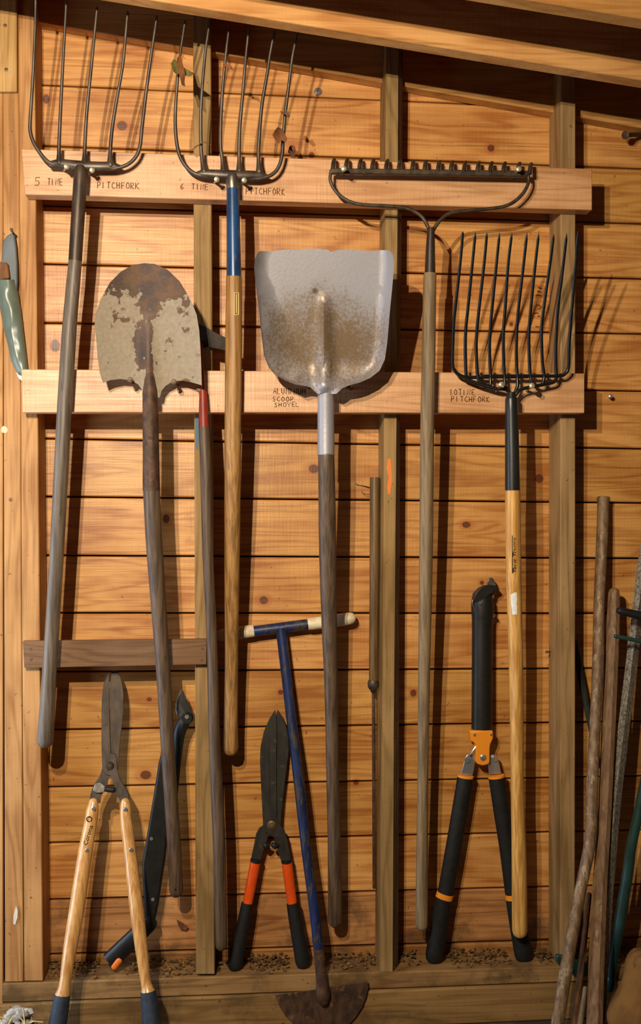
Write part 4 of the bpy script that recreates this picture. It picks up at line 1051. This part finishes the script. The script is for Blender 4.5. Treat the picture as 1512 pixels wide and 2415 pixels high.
# ================================================================== GREEN SHEATH AT THE LEFT EDGE
gs = thing('tool_sheath', 'green vinyl sheath with a grey top panel hanging at the left edge', 'sheath', P(62, 900, .10))
K = lambda l: zpts(l, 0, 520, 6.033)
m = MB(); m.sheet(K([(150, 178), (95, 215), (40, 290), (18, 560), (-60, 700), (-80, 1000), (235, 1000), (245, 850), (240, 600), (225, 350), (200, 180)]), .112, .016); m.build('back_panel', M['grey_panel'], gs, bevel=.004)
m = MB(); m.sheet(K([(-70, 585), (105, 588), (122, 700), (136, 822), (-70, 836)]), .126, .015); m.build('handle', M['stick'], gs, bevel=.004)
SL = [(838, -60), (1100, -30), (1300, 8), (1550, 50), (1750, 108), (2000, 158), (2180, 245), (2290, 335)]
SR = [(838, 225), (1000, 250), (1300, 300), (1650, 340), (2000, 382), (2200, 402), (2290, 398)]
rows = 40; colsn = 16
V = []; F = []
for i in range(rows + 1):
    zy = lerp(838, 2290, i / rows)
    l, r = interp(SL, zy), interp(SR, zy)
    for j in range(colsn + 1):
        u = j / colsn
        x = lerp(l, r, u); bulge = math.sin(math.pi * min(1, max(0, u))) ** .6 * .022 * lerp(1, .45, i / rows)
        wr = .005 * mnoise.noise(Vector((u * 2.2, i * .16, 4.2))) * math.sin(math.pi * u)
        V.append(P(x / 6.033, 520 + zy / 6.033, .104 + bulge + wr))
n_ = len(V)
V += [Vector((v.x, -.100, v.z)) for v in V]
W = colsn + 1
for i in range(rows):
    for j in range(colsn):
        a = i * W + j
        F.append([a, a + 1, a + W + 1, a + W]); F.append([n_ + a, n_ + a + W, n_ + a + W + 1, n_ + a + 1])
for i in range(rows):
    for j in (0, colsn):
        a = i * W + j
        F.append([a, a + W, n_ + a + W, n_ + a])
for j in range(colsn):
    for i in (0, rows):
        a = i * W + j
        F.append([a, a + 1, n_ + a + 1, n_ + a])
m = MB(); m.add(V, F); m.build('sleeve', M['vinyl'], gs, sharp=60)
m = MB(); m.sheet(K([(225, 2150), (262, 2190), (325, 2215), (345, 2255), (372, 2225), (400, 2200), (398, 2300), (330, 2300), (262, 2235)]), .118, .008); m.build('tip', M['white_label'], gs, bevel=.002)
k = MB(); nail(k, (27, 541), (28, 545), DS - .004, .135, 4, 2.2)
tag(k.build('small_nail', M['old_nail']), 'nail at the left edge from which the green sheath hangs', 'nail')

# ================================================================== DRY LEAVES AND LITTER
def leaf(label, outline, ox, oy, kz, d, bend, mat, tw=0.0):
    m = MB()
    q = zpts(outline, ox, oy, kz)
    cx_ = sum(x for x, y in q) / len(q); cy_ = sum(y for x, y in q) / len(q)
    m.sheet(q, lambda x, y: d + bend * ((x - cx_) / 20) ** 2 + tw * (y - cy_) / 40, .0012, 5)
    return tag(m.build('dry_leaf', mat, sharp=80), label, 'leaf', 'dry leaves caught on the six-tine fork')
leaf('curled olive leaf spiked on the left tine of the six-tine fork', [(12, 545), (40, 500), (72, 518), (100, 560), (150, 588), (248, 640), (200, 668), (140, 655), (90, 640), (78, 660), (38, 620)], 400, 20, 4.2, .226, .010, M['leaf_olive'], .01)
leaf('long brown leaf hanging over the olive leaf on the left tine', [(72, 490), (92, 462), (110, 450), (122, 505), (134, 560), (150, 610), (156, 655), (148, 720), (155, 772), (118, 752), (108, 700), (92, 640), (72, 560)], 400, 20, 4.2, .240, .012, M['leaf_brown'], .015)
leaf('broad brown leaf on the right tine of the six-tine fork', [(1042, 1205), (1072, 1172), (1120, 1195), (1150, 1250), (1165, 1290), (1150, 1325), (1110, 1300), (1085, 1335), (1040, 1290), (1020, 1250)], 400, 20, 4.2, .184, .012, M['leaf_brown'], .01)
leaf('small torn brown leaf above the broad one on the right tine', [(1095, 1010), (1130, 1025), (1165, 1005), (1198, 1060), (1180, 1080), (1140, 1045), (1110, 1035)], 400, 20, 4.2, .196, .010, M['leaf_brown'])
leaf('dark shrivelled leaf stuck at the rail edge right of the six-tine fork', [(1185, 1370), (1205, 1350), (1215, 1400), (1240, 1440), (1245, 1478), (1205, 1460), (1172, 1420)], 400, 20, 4.2, .125, .008, plain('dark_leaf', (74, 44, 24), .8))
leaf('tiny leaf scrap on the third tine of the six-tine fork', [(525, 548), (560, 545), (605, 552), (632, 610), (598, 590), (560, 575), (538, 580)], 400, 20, 4.2, .222, .008, M['leaf_brown'])
m = MB(); m.ptube([(x, y, d, 1.6) for (x, y), d in zip(zpts([(215, 1405), (250, 1375), (320, 1328), (345, 1322), (395, 1345)], 400, 20, 4.2), (.170, .172, .176, .176, .172))], 3, n=6, caps=('round', 'round'))
tag(m.build('twig', M['stick']), 'thin bent twig caught across the second tine of the six-tine fork', 'twig')

leaf('dark curled leaf caught low on the planks left of the blue-smeared stud', [(1235, 575), (1270, 590), (1315, 625), (1300, 648), (1262, 640), (1245, 610)], 0, 1975, 2.965, .010, .006, M['leaf_brown'])['group'] = 'leaf low on the planks'
leaf('pale dried leaf stuck upright on the post at the lower left edge', [(112, 478), (124, 510), (122, 560), (106, 612), (92, 600), (94, 545), (104, 505)], 0, 1975, 2.965, DS + .004, .006, plain('pale_leaf', (206, 198, 176), .6))['group'] = 'leaf on the left post'
lit = MB()
GX = [P(q_, 2285, .055).x for q_ in (262, 554, 714, 1025, 1235)]
for i in range(1500):
    X = random.uniform(-.47, 1.1)
    Y = -DS + .002 + (DS - .004) * random.random() ** .6
    if min(abs(X - g_) for g_ in GX) < .033:
        continue
    Z = PLATE(X) + .0015 + random.random() * .004 + .010 * (1 + Y / DS) * random.random()
    s = random.uniform(.0012, .0042); e = random.uniform(.3, 1.6)
    a = random.uniform(0, math.pi); ca, sa = math.cos(a), math.sin(a)
    t_ = random.uniform(-.4, .4)
    c8 = []
    for zz in (1, -1):
        for (qx, qy) in ((-1, -1), (1, -1), (1, 1), (-1, 1)):
            c8.append((X + (qx * ca * e - qy * sa) * s, min(-.001, Y + (qx * sa * e + qy * ca) * s), Z + zz * s * .25 + qx * t_ * s))
    lit.hexa([c8[0], c8[1], c8[5], c8[4], c8[3], c8[2], c8[6], c8[7]])
tag(lit.build('wood_litter', M['chip'], sharp=20), 'scattered wood chips and dust along the top of the sole plate', 'litter', kind='stuff')

fz = MB()
def blob(c, r):
    b = bmesh.new(); bmesh.ops.create_icosphere(b, subdivisions=2, radius=1.0)
    o_ = Vector((random.random() * 50, random.random() * 50, random.random() * 50))
    V = [c + Vector((v.co.x, v.co.y, v.co.z * .7)) * r * (1 + .5 * mnoise.noise(v.co * 1.8 + o_)) for v in b.verts]
    F = [[v.index for v in f.verts] for f in b.faces]
    b.free(); fz.add(V, F, 0)
base = P(45, 2415, .21)
for i in range(170):
    a = random.random(); X = base.x + min(.014, random.gauss(-.012, .038)); Y = -.21 + random.gauss(0, .03)
    top_ = .128 * math.exp(-((X - base.x) / .06) ** 2 - ((Y + .21) / .05) ** 2)
    blob(Vector((X, min(Y, -.115), .01 + top_ * random.random() ** .5)), random.uniform(.006, .015))
for i in range(14):
    c = Vector((base.x + random.gauss(0, .035), -.22 + random.gauss(0, .02), .100 + random.random() * .025))
    dr = Vector((random.uniform(-1, 1), random.uniform(-.5, .5), random.uniform(-.2, 1))).normalized() * random.uniform(.012, .03)
    fz.tube([(c - dr, .0011), (c + dr * .2, .0013), (c + dr, .0008)], n=6, mi=1)
tag(fz.build('fluff_heap', [M['fluff'], M['straw']], sharp=60), 'heap of grey fluff and straw on the floor at the bottom left', 'fluff', kind='stuff')
